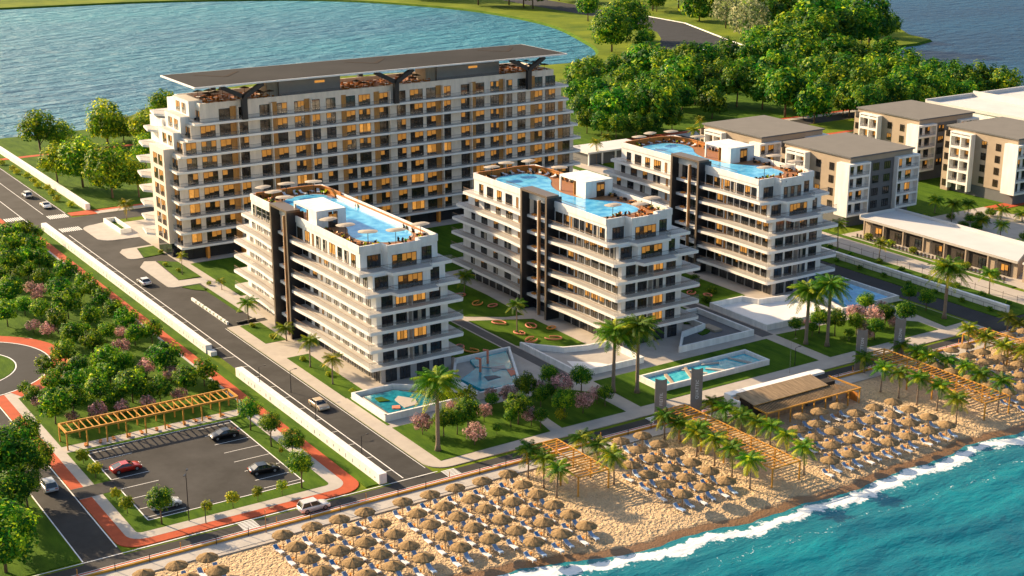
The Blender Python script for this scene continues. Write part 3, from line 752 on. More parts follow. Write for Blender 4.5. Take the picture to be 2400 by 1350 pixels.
    for i in range(46): spots.append((rr.uniform(.6, W - .8), rr.uniform(.5, 4.2) if i % 2 else rr.uniform(L - 6, L - .8)))
    for i in range(26): spots.append((W - rr.uniform(.6, 1.4), rr.uniform(2, L - 3)))
    if mirror: spots += [(rr.uniform(.5, 1.6), rr.uniform(3, 16)) for i in range(26)] + [(rr.uniform(.5, 2.2), rr.uniform(34, L - 2)) for i in range(22)]
    xs, ys = [q[0] for q in pp], [q[1] for q in pp]
    for (u, v) in spots:
        ins = False
        for (ax, ay), (bx_, by_) in zip(pp, pp[1:] + pp[:1]):
            if (ay > v) != (by_ > v) and u < (bx_ - ax) * (v - ay) / (by_ - ay) + ax: ins = not ins
        if ins: continue
        mt = rr.choice(['screen_wood', 'bar_dark', 'leaf_gold', 'leaf', 'table_orange', 'bar_dark']); z_ = 23.0
        pl.box(u - .16, u + .16, v - .16, v + .16, z_, z_ + .3, 'bar_dark')
        for k in range(9):
            a = rr.uniform(0, 6.28); e_ = rr.uniform(.25, .7); d = Vector((math.cos(a) * e_ * .6, math.sin(a) * e_ * .6, e_ * .8)); s_ = Vector((-math.sin(a), math.cos(a), 0)) * .12; o0 = Vector((u, v, z_ + .3))
            pl.quad([o0 - s_, o0 + d * .5 - s_ * 1.6, o0 + d, o0 + d * .5 + s_ * 1.6, o0 + s_], mt, rr.uniform(.2, .9))
    o_ = pl.build('terrace_planting', T, tint=True)
    cx, cy, cw, cl = cabin; cb = MB()
    cb.box(cx, cx + cw, cy, cy + cl, 25.95, 26.35, 'white_plaster'); cb.box(cx, cx + .3, cy, cy + cl * .36, 23, 25.95, 'white_plaster'); cb.box(cx + cw - .3, cx + cw, cy, cy + cl * .5, 23, 25.95, 'white_plaster')
    cb.box(cx + .3, cx + cw * .4, cy, cy + .25, 23, 25.95, 'white_plaster'); cb.box(cx + cw * .72, cx + cw - .3, cy, cy + .25, 23, 25.95, 'white_plaster')
    cb.box(cx, cx + .35, cy + cl - .35, cy + cl, 23, 25.95, 'white_plaster'); cb.box(cx + cw - .3, cx + cw, cy + cl - .3, cy + cl, 23, 25.95, 'white_plaster')
    cb.box(cx + .4, cx + cw - .4, cy + cl * .5, cy + cl * .52, 23, 25.95, 'timber_panel'); cb.build('roof_cabin', T)
    add_window(T, {}, 'cabin_door', (cx + cw * .42, cy + .12, 23.02), 0, cw * .28, 2.5, 'half', 2)
    if not mirror:
        bx = MB(); bx.box(cx + cw + .02, cx + cw + .5, cy + .6, cy + cl + .4, 22.9, 26.1, 'dark_metal'); bx.build('shaft_wall', T)
        gs = MB(); q0 = (-.02, f2 + 9); gs.quad([(.25, L - 12, 23.1), (.25, 7, 23.1), (.25, 7, 24.5), (.25, L - 12, 24.5)], 'balustrade'); gs.beam((.25, L - 12, 24.52), (.25, 7, 24.52), .06, .05, 'rail'); gs.build('pool_glass_wall', T)
    else:
        bx = MB(); bx.box(W - 1.1, W - .35, 3.5, L - 9, 23.0, 23.75, 'slab_white', 'screen_wood'); bx.build('planter_wall', T)
    return T
RT = []     # rooftop things are separate: they rest on the towers
def sail_mesh():
    b = MB(); n = 12
    for i in range(n):
        a0, a1 = 2 * math.pi * i / n, 2 * math.pi * (i + 1) / n
        def p(a, r, z): return (r * 1.75 * math.copysign(abs(math.cos(a)) ** .7, math.cos(a)), r * 1.25 * math.copysign(abs(math.sin(a)) ** .7, math.sin(a)), z)
        b.quad([(0, 0, 2.75), p(a0, .5, 2.70), p(a1, .5, 2.70)], 'shade_sail'); b.quad([p(a0, .5, 2.70), p(a0, 1, 2.52), p(a1, 1, 2.52), p(a1, .5, 2.70)], 'shade_sail')
        b.quad([(0, 0, 2.69), p(a1, 1, 2.47), p(a0, 1, 2.47)], 'shade_sail'); b.quad([p(a0, 1, 2.47), p(a1, 1, 2.47), p(a1, 1, 2.52), p(a0, 1, 2.52)], 'shade_sail')
    return b.mesh('canopy', True)
SAIL = sail_mesh(); b = MB(); b.tube([(0, 0, 0), (0, 0, 2.7)], .06, 'rail', 6); SAILP = b.mesh('pole')
b = MB(); b.box(-.3, .3, -.95, .45, .22, .30, 'lounger_white'); b.quad([(-.3, .45, .30), (.3, .45, .30), (.3, 1.0, .72), (-.3, 1.0, .72)], 'lounger_white'); b.quad([(-.3, .45, .27), (-.3, 1.0, .69), (.3, 1.0, .69), (.3, .45, .27)], 'lounger_white')
for x in (-.26, .26):
    for y in (-.85, .4): b.box(x - .03, x + .03, y - .03, y + .03, 0, .22, 'lounger_white')
ROOFL = b.mesh('roof_lounger')
def roof_kit(tn, sails, loungers, screen, tables):
    for i, (x, y) in enumerate(sails):
        t = thing('shade_parasol', 'x', 'parasol', (x, y, 23.0), rw.uniform(-.5, .5), 'pale shade parasols on the roof terraces'); child('canopy', SAIL, t); child('pole', SAILP, t); SETS.append((t, tn, 'pale beige shade parasol'))
    for i, (x, y, a) in enumerate(loungers):
        o = bpy.data.objects.new('roof_lounger', ROOFL); COL.objects.link(o); o.location = (x, y, 23.0); o.rotation_euler.z = a
        tag(o, 'x', 'lounger', 'white loungers on the roof terraces'); LSETS.append((o, tn, 'white lounger'))
    b = MB(); pts = screen
    for a, c in zip(pts, pts[1:]):
        b.beam((a[0], a[1], 23.55), (c[0], c[1], 23.55), .16, 1.1, 'screen_wood'); b.beam((a[0], a[1], 24.16), (c[0], c[1], 24.16), .42, .10, 'screen_wood')
    o = b.build('timber_screen'); tag(o, 'curved orange timber windbreak round the pool terrace of the %s tower' % tn, 'screen')
    for x, y in tables:
        t = thing('lounge_set', 'x', 'outdoor seating', (x, y, 23.0), rw.uniform(0, 3), 'brown lounge seats on the roof terraces')
        b = MB()
        for k in range(4):
            a = k * 1.57; b.box(math.cos(a) * .62 - .24, math.cos(a) * .62 + .24, math.sin(a) * .62 - .24, math.sin(a) * .62 + .24, .1, .42, ('bar_dark', 'screen_wood')[k % 2])
        b.build('seat', t); b = MB(); b.tube([(0, 0, 0), (0, 0, .5)], .07, 'rail', 6); b.disc((0, 0, .52), .36, 'table_orange', 12); b.build('table', t); TSETS.append((t, tn, 'brown and orange lounge set'))
SETS = []; LSETS = []; TSETS = []
def sm_line(p, it=2):
    for _ in range(it):
        q = [p[0]]
        for a, c in zip(p, p[1:]): q += [(a[0] * .75 + c[0] * .25, a[1] * .75 + c[1] * .25), (a[0] * .25 + c[0] * .75, a[1] * .25 + c[1] * .75)]
        p = q + [p[-1]]
    return p
T1 = tower(108.2, 215.2, 'white seven-storey tower nearest the main road with one long straight roof pool', 25.9, 33.0, 17.7,
      [(111.6, 255), (113.8, 257.2), (117, 258.4), (120.1, 258.2), (122.2, 255.5), (122.3, 224.5), (121.4, 220), (118.5, 217.6), (114.6, 218.0), (111.6, 221), (111.4, 226), (114.3, 231.8), (114.4, 243), (111.8, 245)],
      (.4, 17.6, 5.9, 9.6), mirror=True)
roof_kit('left', [(109.9, 259.6), (115.0, 259.9), (120.3, 258.6), (109.9, 249.4), (110.0, 254.8), (109.5, 229.8), (110.2, 224.4), (111.4, 218.2), (116.0, 216.6), (121.6, 217.8)],
         [(114.8, 259.6, .2), (117.0, 260.2, -.2), (118.4, 259.6, .3), (120.6, 260.6, .1), (121.6, 259.4, -.4), (122.4, 258.2, -.8)],
         sm_line([(109.0, 261.1), (112, 260.6), (116, 261.3), (120, 261.2), (122.6, 260.2), (123.0, 257.5), (123.0, 252)]),
         [(109.4, 251.5), (109.6, 256.5), (109.6, 222), (110.2, 219.5), (112.5, 216.8), (114.2, 214.8), (117.4, 214.6), (121, 216.5), (122.3, 219), (110.6, 226.5)])
POOL2 = [(158.0, 250.6), (161.7, 251.8), (166.0, 250.8), (167.9, 247.5), (167.2, 243.1), (163.8, 239.0), (161.8, 232.5), (162.8, 224.8), (167.2, 220.6), (167.6, 215.6), (166.2, 211.8), (160.3, 211.4), (156.3, 212.2), (155.7, 216), (155.7, 246)]
T2 = tower(154.9, 207.5, 'white seven-storey tower in the middle of the three, with a curving roof pool', 17.0, 25.7, 18.8, POOL2, (8.3, 18.2, 6.6, 9.0))
roof_kit('middle', [(157.3, 250.9), (162.0, 252.6), (167.0, 251.8), (168.9, 243.0), (158.6, 210.6), (163.4, 208.6), (168.2, 211.2)],
         [(161.4, 252.5, .1), (163.4, 252.7, -.2), (165.6, 252.6, .2), (167.6, 251.4, -.2), (168.6, 249.7, -.6), (169.0, 247.5, -1), (158.3, 252.3, .4), (168.9, 245, -1.2)],
         sm_line([(155.4, 253.3), (159.9, 253.0), (164.7, 253.7), (168.6, 253.0), (169.7, 249.0), (169.7, 242)]),
         [(158, 208.5), (160.5, 206.3), (163, 206.4), (166, 208.5), (168.8, 212.5), (169, 218), (168.8, 221.5), (168.9, 224.5), (156.6, 252)])
T3 = tower(200.5, 216.8, 'white seven-storey tower farthest right of the three, curving roof pool beside tan-roofed blocks', 17.1, 26.0, 18.6,
      [(x + 45.6, y + 9.3) for x, y in POOL2], (8.3, 18.4, 6.8, 8.6))
roof_kit('right', [(202.8, 259.9), (207.6, 262.0), (213.0, 261.0), (214.3, 252.9), (204.6, 219.8), (209.5, 218.0), (214.3, 227.5), (214.3, 220.8)],
         [(205.0, 261.8, .1), (207.8, 262.2, -.2), (210.2, 262.4, .2), (212.2, 262.0, .1), (213.8, 260.8, -.5), (214.6, 258.8, -.7), (214.7, 256.4, -1.0), (214.6, 254.4, -1.2)],
         sm_line([(201.0, 262.4), (205.3, 262.6), (209.9, 263.0), (213.6, 262.2), (215.3, 259.0), (215.3, 251)]),
         [(203.5, 217.8), (206, 215.6), (209, 215.7), (212, 217.8), (214.4, 223), (214.5, 230), (214.3, 232.8), (202.2, 261)])
for S_, w_, rh in ((SETS, 'roof of the %s pool tower', 7), (LSETS, 'roof of the %s pool tower', 5), (TSETS, 'roof of the %s pool tower', 6)):
    for tn in ('left', 'middle', 'right'):
        g = [o for o, t, _ in S_ if t == tn]; nm = [n for _, t, n in S_ if t == tn][0]
        word_rows(g, nm, 'on the ' + tn + ' pool tower', rh)

# ---------------------------------------------------------------- the long hotel building
HZ = [3.35, 6.7, 10.1, 13.5, 16.95, 20.45, 23.9, 27.3, 30.75]; HTOP = 35.0
H = thing('hotel_building', 'long white ten-storey hotel with stepped ends under a huge flat dark canopy', 'hotel building', (108, 303.4, 0)); hc = {}
HL = [.9, .9, .9, .9, .9, .9, .9, 2.2, 4.2, 6.6]; HR = [108.6] * 6 + [107.6, 106.2, 104.6, 102.2]
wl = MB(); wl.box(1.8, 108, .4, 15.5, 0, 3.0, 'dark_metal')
for s in range(1, 10):
    wl.box(HL[s], HR[s] - 1.4, 0, 15.6, HZ[s - 1] + .15, (HZ[s] - .36) if s < 9 else HTOP - 1, 'hotel_plaster')
wl.box(HL[9], HR[9] - 1.4, 0, .35, HTOP - 1, HTOP, 'hotel_plaster'); wl.box(HL[9], HL[9] + .3, .36, 15.6, HTOP - 1, HTOP, 'white_plaster'); wl.box(HR[9] - 1.7, HR[9] - 1.4, .36, 15.6, HTOP - 1, HTOP, 'white_plaster'); wl.box(HL[9] + .31, HR[9] - 1.71, 15.3, 15.6, HTOP - 1, HTOP, 'white_plaster')
wl.build('wall', H)
for k in range(9):
    xl = (-.1, -.1, -.1, -.1, -.1, -.1, 1.0, 2.9, 4.7)[k]; xr = HR[k + 1] + .3 if k < 8 else HR[8] + .2
    z_ = HZ[k]
    p = arc(xl + .5, -.9, .5, 180, 270, 3) + [(xr - .4, -1.4), (xr, -1.0), (xr, 14), (xl + 2.5, 14), (xl + 1.0, 6.5), (xl + .2, 4.0)]
    b = MB(); b.prism(p, z_ - .34, z_ + .15, 'slab_white', 'balcony_floor'); b.build('balcony_slab', H)
    b = MB(); e = [(xr - .12, 3), (xr - .12, -1.0), (xr - .5, -1.28), (xl + .6, -1.28), (xl + .12, -.9), (xl + .2, 3.9)]
    for q0, q1 in zip(e, e[1:]):
        b.quad([(*q0, z_ + .15), (*q1, z_ + .15), (*q1, z_ + 1.05), (*q0, z_ + 1.05)], 'balustrade'); b.beam((*q0, z_ + 1.08), (*q1, z_ + 1.08), .05, .05, 'rail')
    b.build('balustrade', H)
PAT = [('p', 1.9), ('w2', 2.4), ('p', 1.2), ('w3', 3.5), ('p', 1.0), ('w2', 2.6), ('b', 1.4), ('f', .5), ('w2', 2.3), ('p', 2.9), ('w2', 2.4), ('f', .5), ('b', 1.3), ('w2', 2.5), ('p', 1.8), ('w3', 2.5), ('b', 1.2),
       ('f', .4), ('w2', 2.3), ('p', 1.6), ('w2', 2.4), ('p', 1.5), ('b', 1.2), ('w2', 2.4), ('p', .9), ('w3', 3.0), ('p', 1.0), ('b', 1.4), ('w2', 2.3), ('f', .5)]
for s in range(1, 10):
    x = .9; i = 0; pb = MB(); fb = MB(); z_ = HZ[s - 1] + .15; hh_ = (HZ[s] if s < 9 else HTOP - .75) - .38 - z_
    while x < HR[s] - 3.4:
        kd, w_ = PAT[i % len(PAT)]; i += 1
        if x < HL[s] + .35: x += w_; continue
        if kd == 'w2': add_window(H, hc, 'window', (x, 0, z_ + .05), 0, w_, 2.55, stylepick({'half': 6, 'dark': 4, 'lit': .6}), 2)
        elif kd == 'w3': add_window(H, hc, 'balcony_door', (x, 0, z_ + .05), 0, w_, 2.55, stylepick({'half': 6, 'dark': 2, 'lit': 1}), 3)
        elif kd == 'b': add_piece(H, hc, 'timber_panel', (x, x + w_, -.10, -.001, z_, z_ + hh_), 'timber_panel')
        elif kd == 'f': add_piece(H, hc, 'balcony_divider', (x, x + .22, -1.15, -.001, z_, z_ + hh_), 'hotel_plaster')
        x += w_
    if pb.v: pb.build('timber_panel', H)
    if fb.v: fb.build('balcony_divider', H)
    for k_, yy in enumerate((.5, 2.2)):     # end windows facing the road
        if s < 7: pass
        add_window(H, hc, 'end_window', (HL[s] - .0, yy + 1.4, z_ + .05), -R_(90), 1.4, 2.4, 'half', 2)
flush(H, hc)
for s in range(12):
    x = 6 + s * 8.6; b = MB(); b.box(x, x + .55, -.9, .39, 0, 2.98, 'table_orange'); b.build('ground_column', H)
b = MB()
for i in range(34): b.box(3 + i * 3.05, 3 + i * 3.05 + .1, .32, .399, .1, 2.9, 'frame_dark')
b.build('ground_glazing', H)
# stepped end block toward the road
eb = MB(); eb.box(-.9, 1.9, 4.2, 13.2, 3.3, 24.9, 'hotel_plaster'); eb.box(-.4, 1.9, 4.4, 13, 0, 3.29, 'glass_cool')
for (x0, z1_, y0, y1) in ((1.4, 28.5, 3.6, 13.0), (3.0, 32.0, 3.0, 12.6), (5.0, 35.4, 2.6, 12.2)): eb.box(x0, x0 + 3.2, y0, y1, z1_ - 3.8, z1_, 'white_plaster', 'balcony_floor')
eb.build('end_block', H)
for s in range(1, 7):
    for yy in (5.4, 8.6): add_window(H, hc, 'end_block_window', (-.9, yy + 2.4, HZ[s - 1] + .5), -R_(90), 2.4, 2.5, 'half', 2)
for k in range(3):
    for yy in (4.6, 8.2): add_window(H, hc, 'end_block_window', ((1.4, 3.0, 5.0)[k], yy + 2.2, (25.4, 28.9, 32.3)[k]), -R_(90), 2.2, 2.3, 'half', 2)
for k in range(9):
    xl = (-.4, -.4, -.4, -.4, -.6, -.6, .2, 1.6, 3.4)[k]; b = MB(); b.prism([(xl - 1.6, 16.5), (xl + .6, 13.3), (xl + 4, 13.3), (xl + 4, 22.0), (xl - .6, 22.0)], HZ[k] - .34, HZ[k] + .14, 'slab_white', 'balcony_floor')
    q0, q1 = (xl - 1.5, 16.6), (xl + .5, 13.4); b.quad([(*q0, HZ[k] + .14), (*q1, HZ[k] + .14), (*q1, HZ[k] + 1.0), (*q0, HZ[k] + 1.0)], 'balustrade'); b.beam((*q0, HZ[k] + 1.0), (*q1, HZ[k] + 1.0), .06, .05, 'rail_bronze'); b.build('end_balcony', H)
b = MB(); b.box(2.5, 105, 13.4, 21.5, 0, 30, 'white_plaster'); b.box(6, 101, 13.5, 19, 30, 34, 'white_plaster'); b.build('rear_wing', H)
b = MB(); b.box(HL[9] + .31, HR[9] - 1.71, .36, 15.29, HTOP - 1.4, HTOP - .9, 'deck'); b.build('roof_deck', H)
for x0, x1 in ((27.6, 43.2), (69.4, 87.4)):
    b = MB(); b.box(x0, x1, 4.6, 11, 34.1, 37.6, 'grey_wall'); b.box(x0 - 2.8, x0 - .01, 5.2, 10.5, 34.1, 37.5, 'curtain'); b.box(x0 + 9, x0 + 11.5, 4.5, 4.599, 36.5, 37.0, 'room_lit'); b.build('penthouse', H)
    b = MB(); b.box(x0, x1, 4.35, 4.4, 34.1, 34.95, 'balustrade'); b.build('penthouse_balustrade', H)
# the canopy and its forked columns
b = MB(); b.box(4.7, 103.3, -2.4, 18.7, 38.75, 39.1, 'slab_white'); b.box(5.0, 103.0, -2.1, 18.4, 39.1, 39.13, 'canopy_panel', 'canopy_panel')
b.build('canopy', H)
b = MB()
for fx in (16.4, 54.7, 92.3):
    b.beam((fx - 5.2, 14.5, 39.15), (fx, 8.5, 39.15), 1.0, .03, 'canopy_brace'); b.beam((fx + 5.2, 14.5, 39.16), (fx, 8.5, 39.16), 1.0, .03, 'canopy_brace')
b.build('canopy_brace', H)
for yy in (-1.5, 17.0):
    for fx in (16.4, 54.7, 92.3):
        b = MB(); b.box(fx - .6, fx + .6, yy - .5, yy + .5, 30.9 if yy < 0 else 30, 36.4, 'dark_metal')
        b.beam((fx - .2, yy, 36.0), (fx - 5.4, yy, 38.6), 1.0, .95, 'dark_metal'); b.beam((fx + .2, yy, 36.0), (fx + 4.6, yy, 38.6), .996, .95, 'dark_metal'); b.build('forked_column', H)
# rooftop furniture on the hotel
PB = MB(); n = 10
for i in range(n):
    a0, a1 = 2 * math.pi * i / n, 2 * math.pi * (i + 1) / n
    PB.quad([(0, 0, 2.3), (1.15 * math.cos(a0), 1.15 * math.sin(a0), 1.95), (1.15 * math.cos(a1), 1.15 * math.sin(a1), 1.95)], 'bar_dark')
PBM = PB.mesh('canopy'); PB = MB(); PB.tube([(0, 0, 0), (0, 0, 2.25)], .05, 'rail', 5); PBP = PB.mesh('pole')
PT = MB(); PT.disc((0, 0, .74), .55, 'lounger_white', 12); PT.tube([(0, 0, 0), (0, 0, .73)], .06, 'rail', 5); PTM = PT.mesh('table')
PS = MB(); PS.box(-.3, .3, -.3, .3, .12, .42, 'screen_wood'); PS.box(-.3, .3, .2, .32, .42, .85, 'screen_wood'); PSM = PS.mesh('chair')
ts = []
def dining(x, y, par):
    t = thing('dining_set', 'x', 'outdoor dining set', (x, y, 34.1), rw.uniform(0, 3), 'tables and chairs on the hotel roof')
    child('table', PTM, t); child('chair', PSM, t, (0, .9, 0)); child('chair', PSM, t, (0, -.9, 0), math.pi); child('chair', PSM, t, (.9, 0, 0), -1.57)
    if par: child('canopy', PBM, t); child('pole', PBP, t)
    ts.append(t)
for x0, x1 in ((116, 132.5), (152.5, 174.5), (196.5, 208)):
    x = x0
    while x < x1:
        for y in (305.0, 307.6, 310.4, 313.6):
            if rw.random() < .82: dining(x + rw.uniform(-.5, .5), y + rw.uniform(-.5, .5), rw.random() < .35)
        x += 2.7
for x0, x1, w_ in ((0, 145, 'at hotel roof left end'), (145, 185, 'on hotel roof middle'), (185, 300, 'at hotel roof right end')):
    word_rows([t for t in ts if x0 < t.location.x < x1], 'roof table with chairs', w_, 4)

# ---------------------------------------------------------------- tan-roofed blocks
def tan_block(x0, y0, label, ZR=17.5):
    T = thing('apartment_block', label, 'apartment building', (x0, y0, 0), 0, 'tan-roofed apartment blocks'); c = {}
    W, L = 22.4, 23.6; FT = 3.15
    b = MB(); b.box(.4, W - .4, .4, L - .4, 3.0, ZR - .35, 'wall_tan'); b.build('wall', T)
    b = MB(); b.box(.6, W - .6, .6, L - .6, 0, 2.999, 'wall_slate'); b.build('base_storey', T)
    b = MB(); b.box(0, W, 0, L, ZR - .35, ZR, 'wall_slate', 'roof_tan'); b.build('roof', T)
    b = MB(); b.box(6.3, W - 7.0, .25, .399, 3.0, ZR - 1.7, 'wall_slate'); b.build('slate_panel', T)
    b = MB(); b.box(-.6, .398, L - 2.5, L - .1, 0, ZR - 1.5, 'wall_tan'); b.build('rear_annexe', T)
    # white corner bays on the sea side
    for bx0, bx1, nm in ((-1.1, 6.2, 'corner_bay'), (W - 6.8, W + 1.0, 'corner_bay')):
        b = MB(); b.box(bx0, bx1, .38, 3.4, 2.9, ZR - 1.6, 'white_plaster'); b.box(bx0, bx0 + .35, -.9, .379, 2.9, ZR - 1.6, 'white_plaster'); b.box(bx1 - .35, bx1, -.9, .379, 2.9, ZR - 1.6, 'white_plaster')
        for s in range(5):
            z_ = 2.9 + s * FT if s < 4 else ZR - 2.1
            b.box(bx0 + .351, bx1 - .351, -.9, .378, z_, z_ + .5, 'white_plaster')
        b.build(nm, T)
        for s in range(4):
            z_ = 2.9 + s * FT + .5
            for k in range(2):
                w_ = 1.9; add_window(T, c, 'balcony_door', (bx0 + .9 + k * (bx1 - bx0 - 1.2) / 2, .38, z_ + .05), 0, w_, 2.2, stylepick({'half': 3, 'lit': 1, 'cool': 2}), 2)
            b = MB(); b.box(bx0 + .36, bx1 - .36, -.8, -.76, z_, z_ + .95, 'balustrade'); b.build('balustrade', T)
    for s in range(4):
        z_ = 3.5 + s * FT
        for xx in (8.1, 12.0): add_window(T, c, 'window', (xx, .25, z_ + .25), 0, 2.2, 1.9, stylepick({'cool': 4, 'half': 1}), 3)
        for yy in (5.6, 10.2): add_window(T, c, 'window', (.4, yy + 1.6, z_ + .25), -R_(90), 1.6, 1.9, stylepick({'dark': 4, 'half': 1}), 2)
    for s in range(5): add_window(T, c, 'window', (-.6, L - .6, 1.2 + s * FT + (.9 if s else 0)), -R_(90), 1.5, 1.8, 'dark', 2)
    # white framed balcony stack on the road side
    b = MB(); y0_, y1_ = 14.0, 21.0; b.box(-1.3, .399, y0_, y0_ + .5, 1.0, ZR - 1.4, 'white_plaster'); b.box(-1.3, .399, y1_ - .4, y1_, 1.0, ZR - 1.4, 'white_plaster'); b.box(-1.35, .398, y0_ - .02, y1_ + .02, ZR - 1.399, ZR - 1.1, 'white_plaster')
    b.box(-1.2, .397, (y0_ + y1_) / 2 - .2, (y0_ + y1_) / 2 + .2, 1.0, ZR - 1.4, 'white_plaster')
    for s in range(5): b.box(-1.28, .396, y0_ + .501, y1_ - .401, 2.6 + s * FT if s else 2.6, 3.2 + s * FT, 'white_plaster')
    b.build('balcony_stack', T)
    for s in range(4):
        z_ = 3.2 + s * FT
        for yy in (y0_ + 1.0, y0_ + 4.1): add_window(T, c, 'balcony_door', (.4, yy + 1.8, z_ + .05), -R_(90), 1.8, 2.3, stylepick({'half': 3, 'lit': 1, 'curtain': 2}), 2)
        b = MB(); b.box(-1.2, -1.16, y0_ + .5, y1_ - .4, z_, z_ + .9, 'balustrade'); b.build('balustrade', T)
    return T
tan_block(254.9, 244.1, 'tan-roofed block closest to the pool towers, in front of the long white pavilion')
tan_block(253.9, 274.5, 'tan-roofed block rising directly behind the right pool tower, its walls mostly hidden')
tan_block(307.2, 269.7, 'tan-roofed block at the back beside the wood and the flat white warehouse')
tan_block(307.5, 237.0, 'tan-roofed block cut off by the right edge of the photo')

# long pavilion with the white roof
P = thing('pavilion', 'long low pavilion with a flat white roof and open shopfronts', 'pavilion', (253.5, 192, 0))
b = MB(); b.prism([(.6, .8), (11.2, 6), (11.2, 45.0), (.6, 45.0)], 0, 3.7, 'wall_tan'); b.build('wall', P)
b = MB(); b.prism([(-.4, .2), (12, 6.8), (12, 46.2), (-.4, 46.2)], 3.7, 4.25, 'paving_light', 'roof_white'); b.build('roof', P)
b = MB(); b.box(11.7, 12.05, 7.5, 46.2, 4.25, 4.9, 'roof_white'); b.box(-.4, 11.69, 45.9, 46.22, 4.25, 4.9, 'roof_white'); b.build('parapet', P)
cc = {}
for k in range(7):
    y_ = 2.5 + k * 6.1
    b = MB(); b.box(.3, .599, y_, y_ + (5.2 if k % 3 else 3.4), .2, 3.3, 'bar_dark'); b.build('shop_opening', P)
    add_window(P, cc, 'shop_window', (.28, y_ + 2.4, .3), -R_(90), 2.0, 2.4, ('half', 'cool', 'dark')[k % 3], 2)
    b = MB(); b.box(-.3, .0, y_ + 5.4, y_ + 5.75, 0, 3.69, 'wall_tan'); b.build('column', P)
b = MB()
for k in range(40): b.box(-2.9, -2.8, 1 + k * 1.1, 1 + k * 1.1 + .5, .1, .95, 'bar_dark')
b.build('terrace_screen', P)
b = MB(); b.box(-4.2, -3.6, .5, 45, 0, .35, 'paving_light', 'turf'); b.build('terrace_planter', P)
P2 = thing('annexe_block', 'plain beige single-storey block at the right end of the long pavilion', 'building', (253, 170, 0))
b = MB(); b.box(0, 40, 0, 20.5, 0, 4.0, 'wall_tan'); b.build('wall', P2); b = MB(); b.box(-.2, 40.2, -.2, 20.7, 4.0, 4.4, 'roof_white'); b.build('roof', P2)
W_ = thing('warehouse', 'large flat white-roofed warehouse behind the tan blocks, far right', 'warehouse', (372, 284, 0))
b = MB(); b.box(0, 110, 0, 40, 0, 8, 'white_plaster'); b.build('wall', W_); b = MB(); b.box(-.4, 110, -.4, 40.4, 8, 8.3, 'roof_white'); b.box(-.4, 110, 40.0, 40.6, 8.3, 9.4, 'roof_white'); b.box(-.4, .2, 0, 40.0, 8.3, 9.0, 'roof_white'); b.build('roof', W_)
b = MB(); b.box(22, 110.2, 14, 14.4, 8.31, 10.2, 'roof_white'); b.box(22, 22.4, 14.41, 40, 8.31, 10.2, 'roof_white'); b.build('roof_upstand', W_)
P3 = thing('small_pavilion', 'small white-roofed pavilion between the hotel and the right pool tower', 'pavilion', (243, 335, 0))
b = MB(); b.box(0, 22, 0, 11, 3.6, 4.1, 'roof_white'); b.build('roof', P3); b = MB(); b.box(1, 21, 1.5, 10.5, 0, 3.6, 'wall_slate'); b.build('wall', P3)
for k in range(5): b = MB(); b.box(.4 + k * 4.8, .8 + k * 4.8, .3, .7, 0, 3.6, 'white_plaster'); b.build('column', P3)

# ---------------------------------------------------------------- walls, pools, planters
def wall_obj(name, label, cat, boxes, group=None, mt='white_plaster'):
    b = MB()
    for q in boxes: b.box(*q, mt)
    o = b.build(name); return tag(o, label, cat, group)
wl_ = [(242.3, 261, 'nearest the gap opposite the left tower'), (261.05, 283, 'second beyond the gap in the wall'), (283.05, 306, 'third beyond the gap in the wall'), (306.05, 328, 'fourth beyond the gap in the wall'), (328.05, 349, 'ending at the zebra crossing'),
       (212, 228.2, 'beginning just below the gap in the wall'), (193, 211.95, 'behind the beige car'), (174.4, 192.95, 'ending at the beach road')]
for y0, y1, w_ in wl_:
    W1 = thing('boundary_wall', 'thick white roadside wall section ' + w_, 'wall', (89.7, y0, 0), 0, 'sections of white wall beside the main road')
    b = MB(); b.box(0, 1.25, 0, y1 - y0, 0, 1.62, 'white_plaster'); b.build('wall_body', W1)
    b = MB(); y = 1.2
    while y < y1 - y0 - 1:
        h_ = rw.uniform(.25, .6); b.box(-.012, -.001, y, y + rw.uniform(.12, .4), .35 + rw.uniform(0, .4), .35 + h_ + .2, 'wall_mark_grey'); y += rw.uniform(1.3, 2.6)
    b.build('wall_marks', W1)  # dark grey marks of random size spread along the wall face
b = MB(); b.box(0, 1.2, 0, 1.6, 0, .8, 'white_plaster'); o = b.build('wall_block', None, loc=(89.9, 240.4, 0)); tag(o, 'low white stub block closing the wall at the gap beside the main road', 'wall')
wall_obj('boundary_wall', 'white wall along the tree garden beyond the junction, upper left', 'wall', [(104.7, 105.9, 362.5, 450, 0, 1.6)], 'sections of white wall beside the main road')
EW = thing('boundary_wall', 'long white wall beside the right-hand resort road below the palms', 'wall', (232.95, 178.2, 0))
b = MB(); b.box(0, .75, 0, 166, 0, 1.55, 'white_plaster'); b.build('wall_body', EW); b = MB()
for k in range(60): b.box(-.35, -.31, k * 2.75, k * 2.75 + .05, 0, 1.0, 'rail')
b.box(-.352, -.30, 0, 165, 1.0, 1.05, 'rail'); b.build('railing', EW)
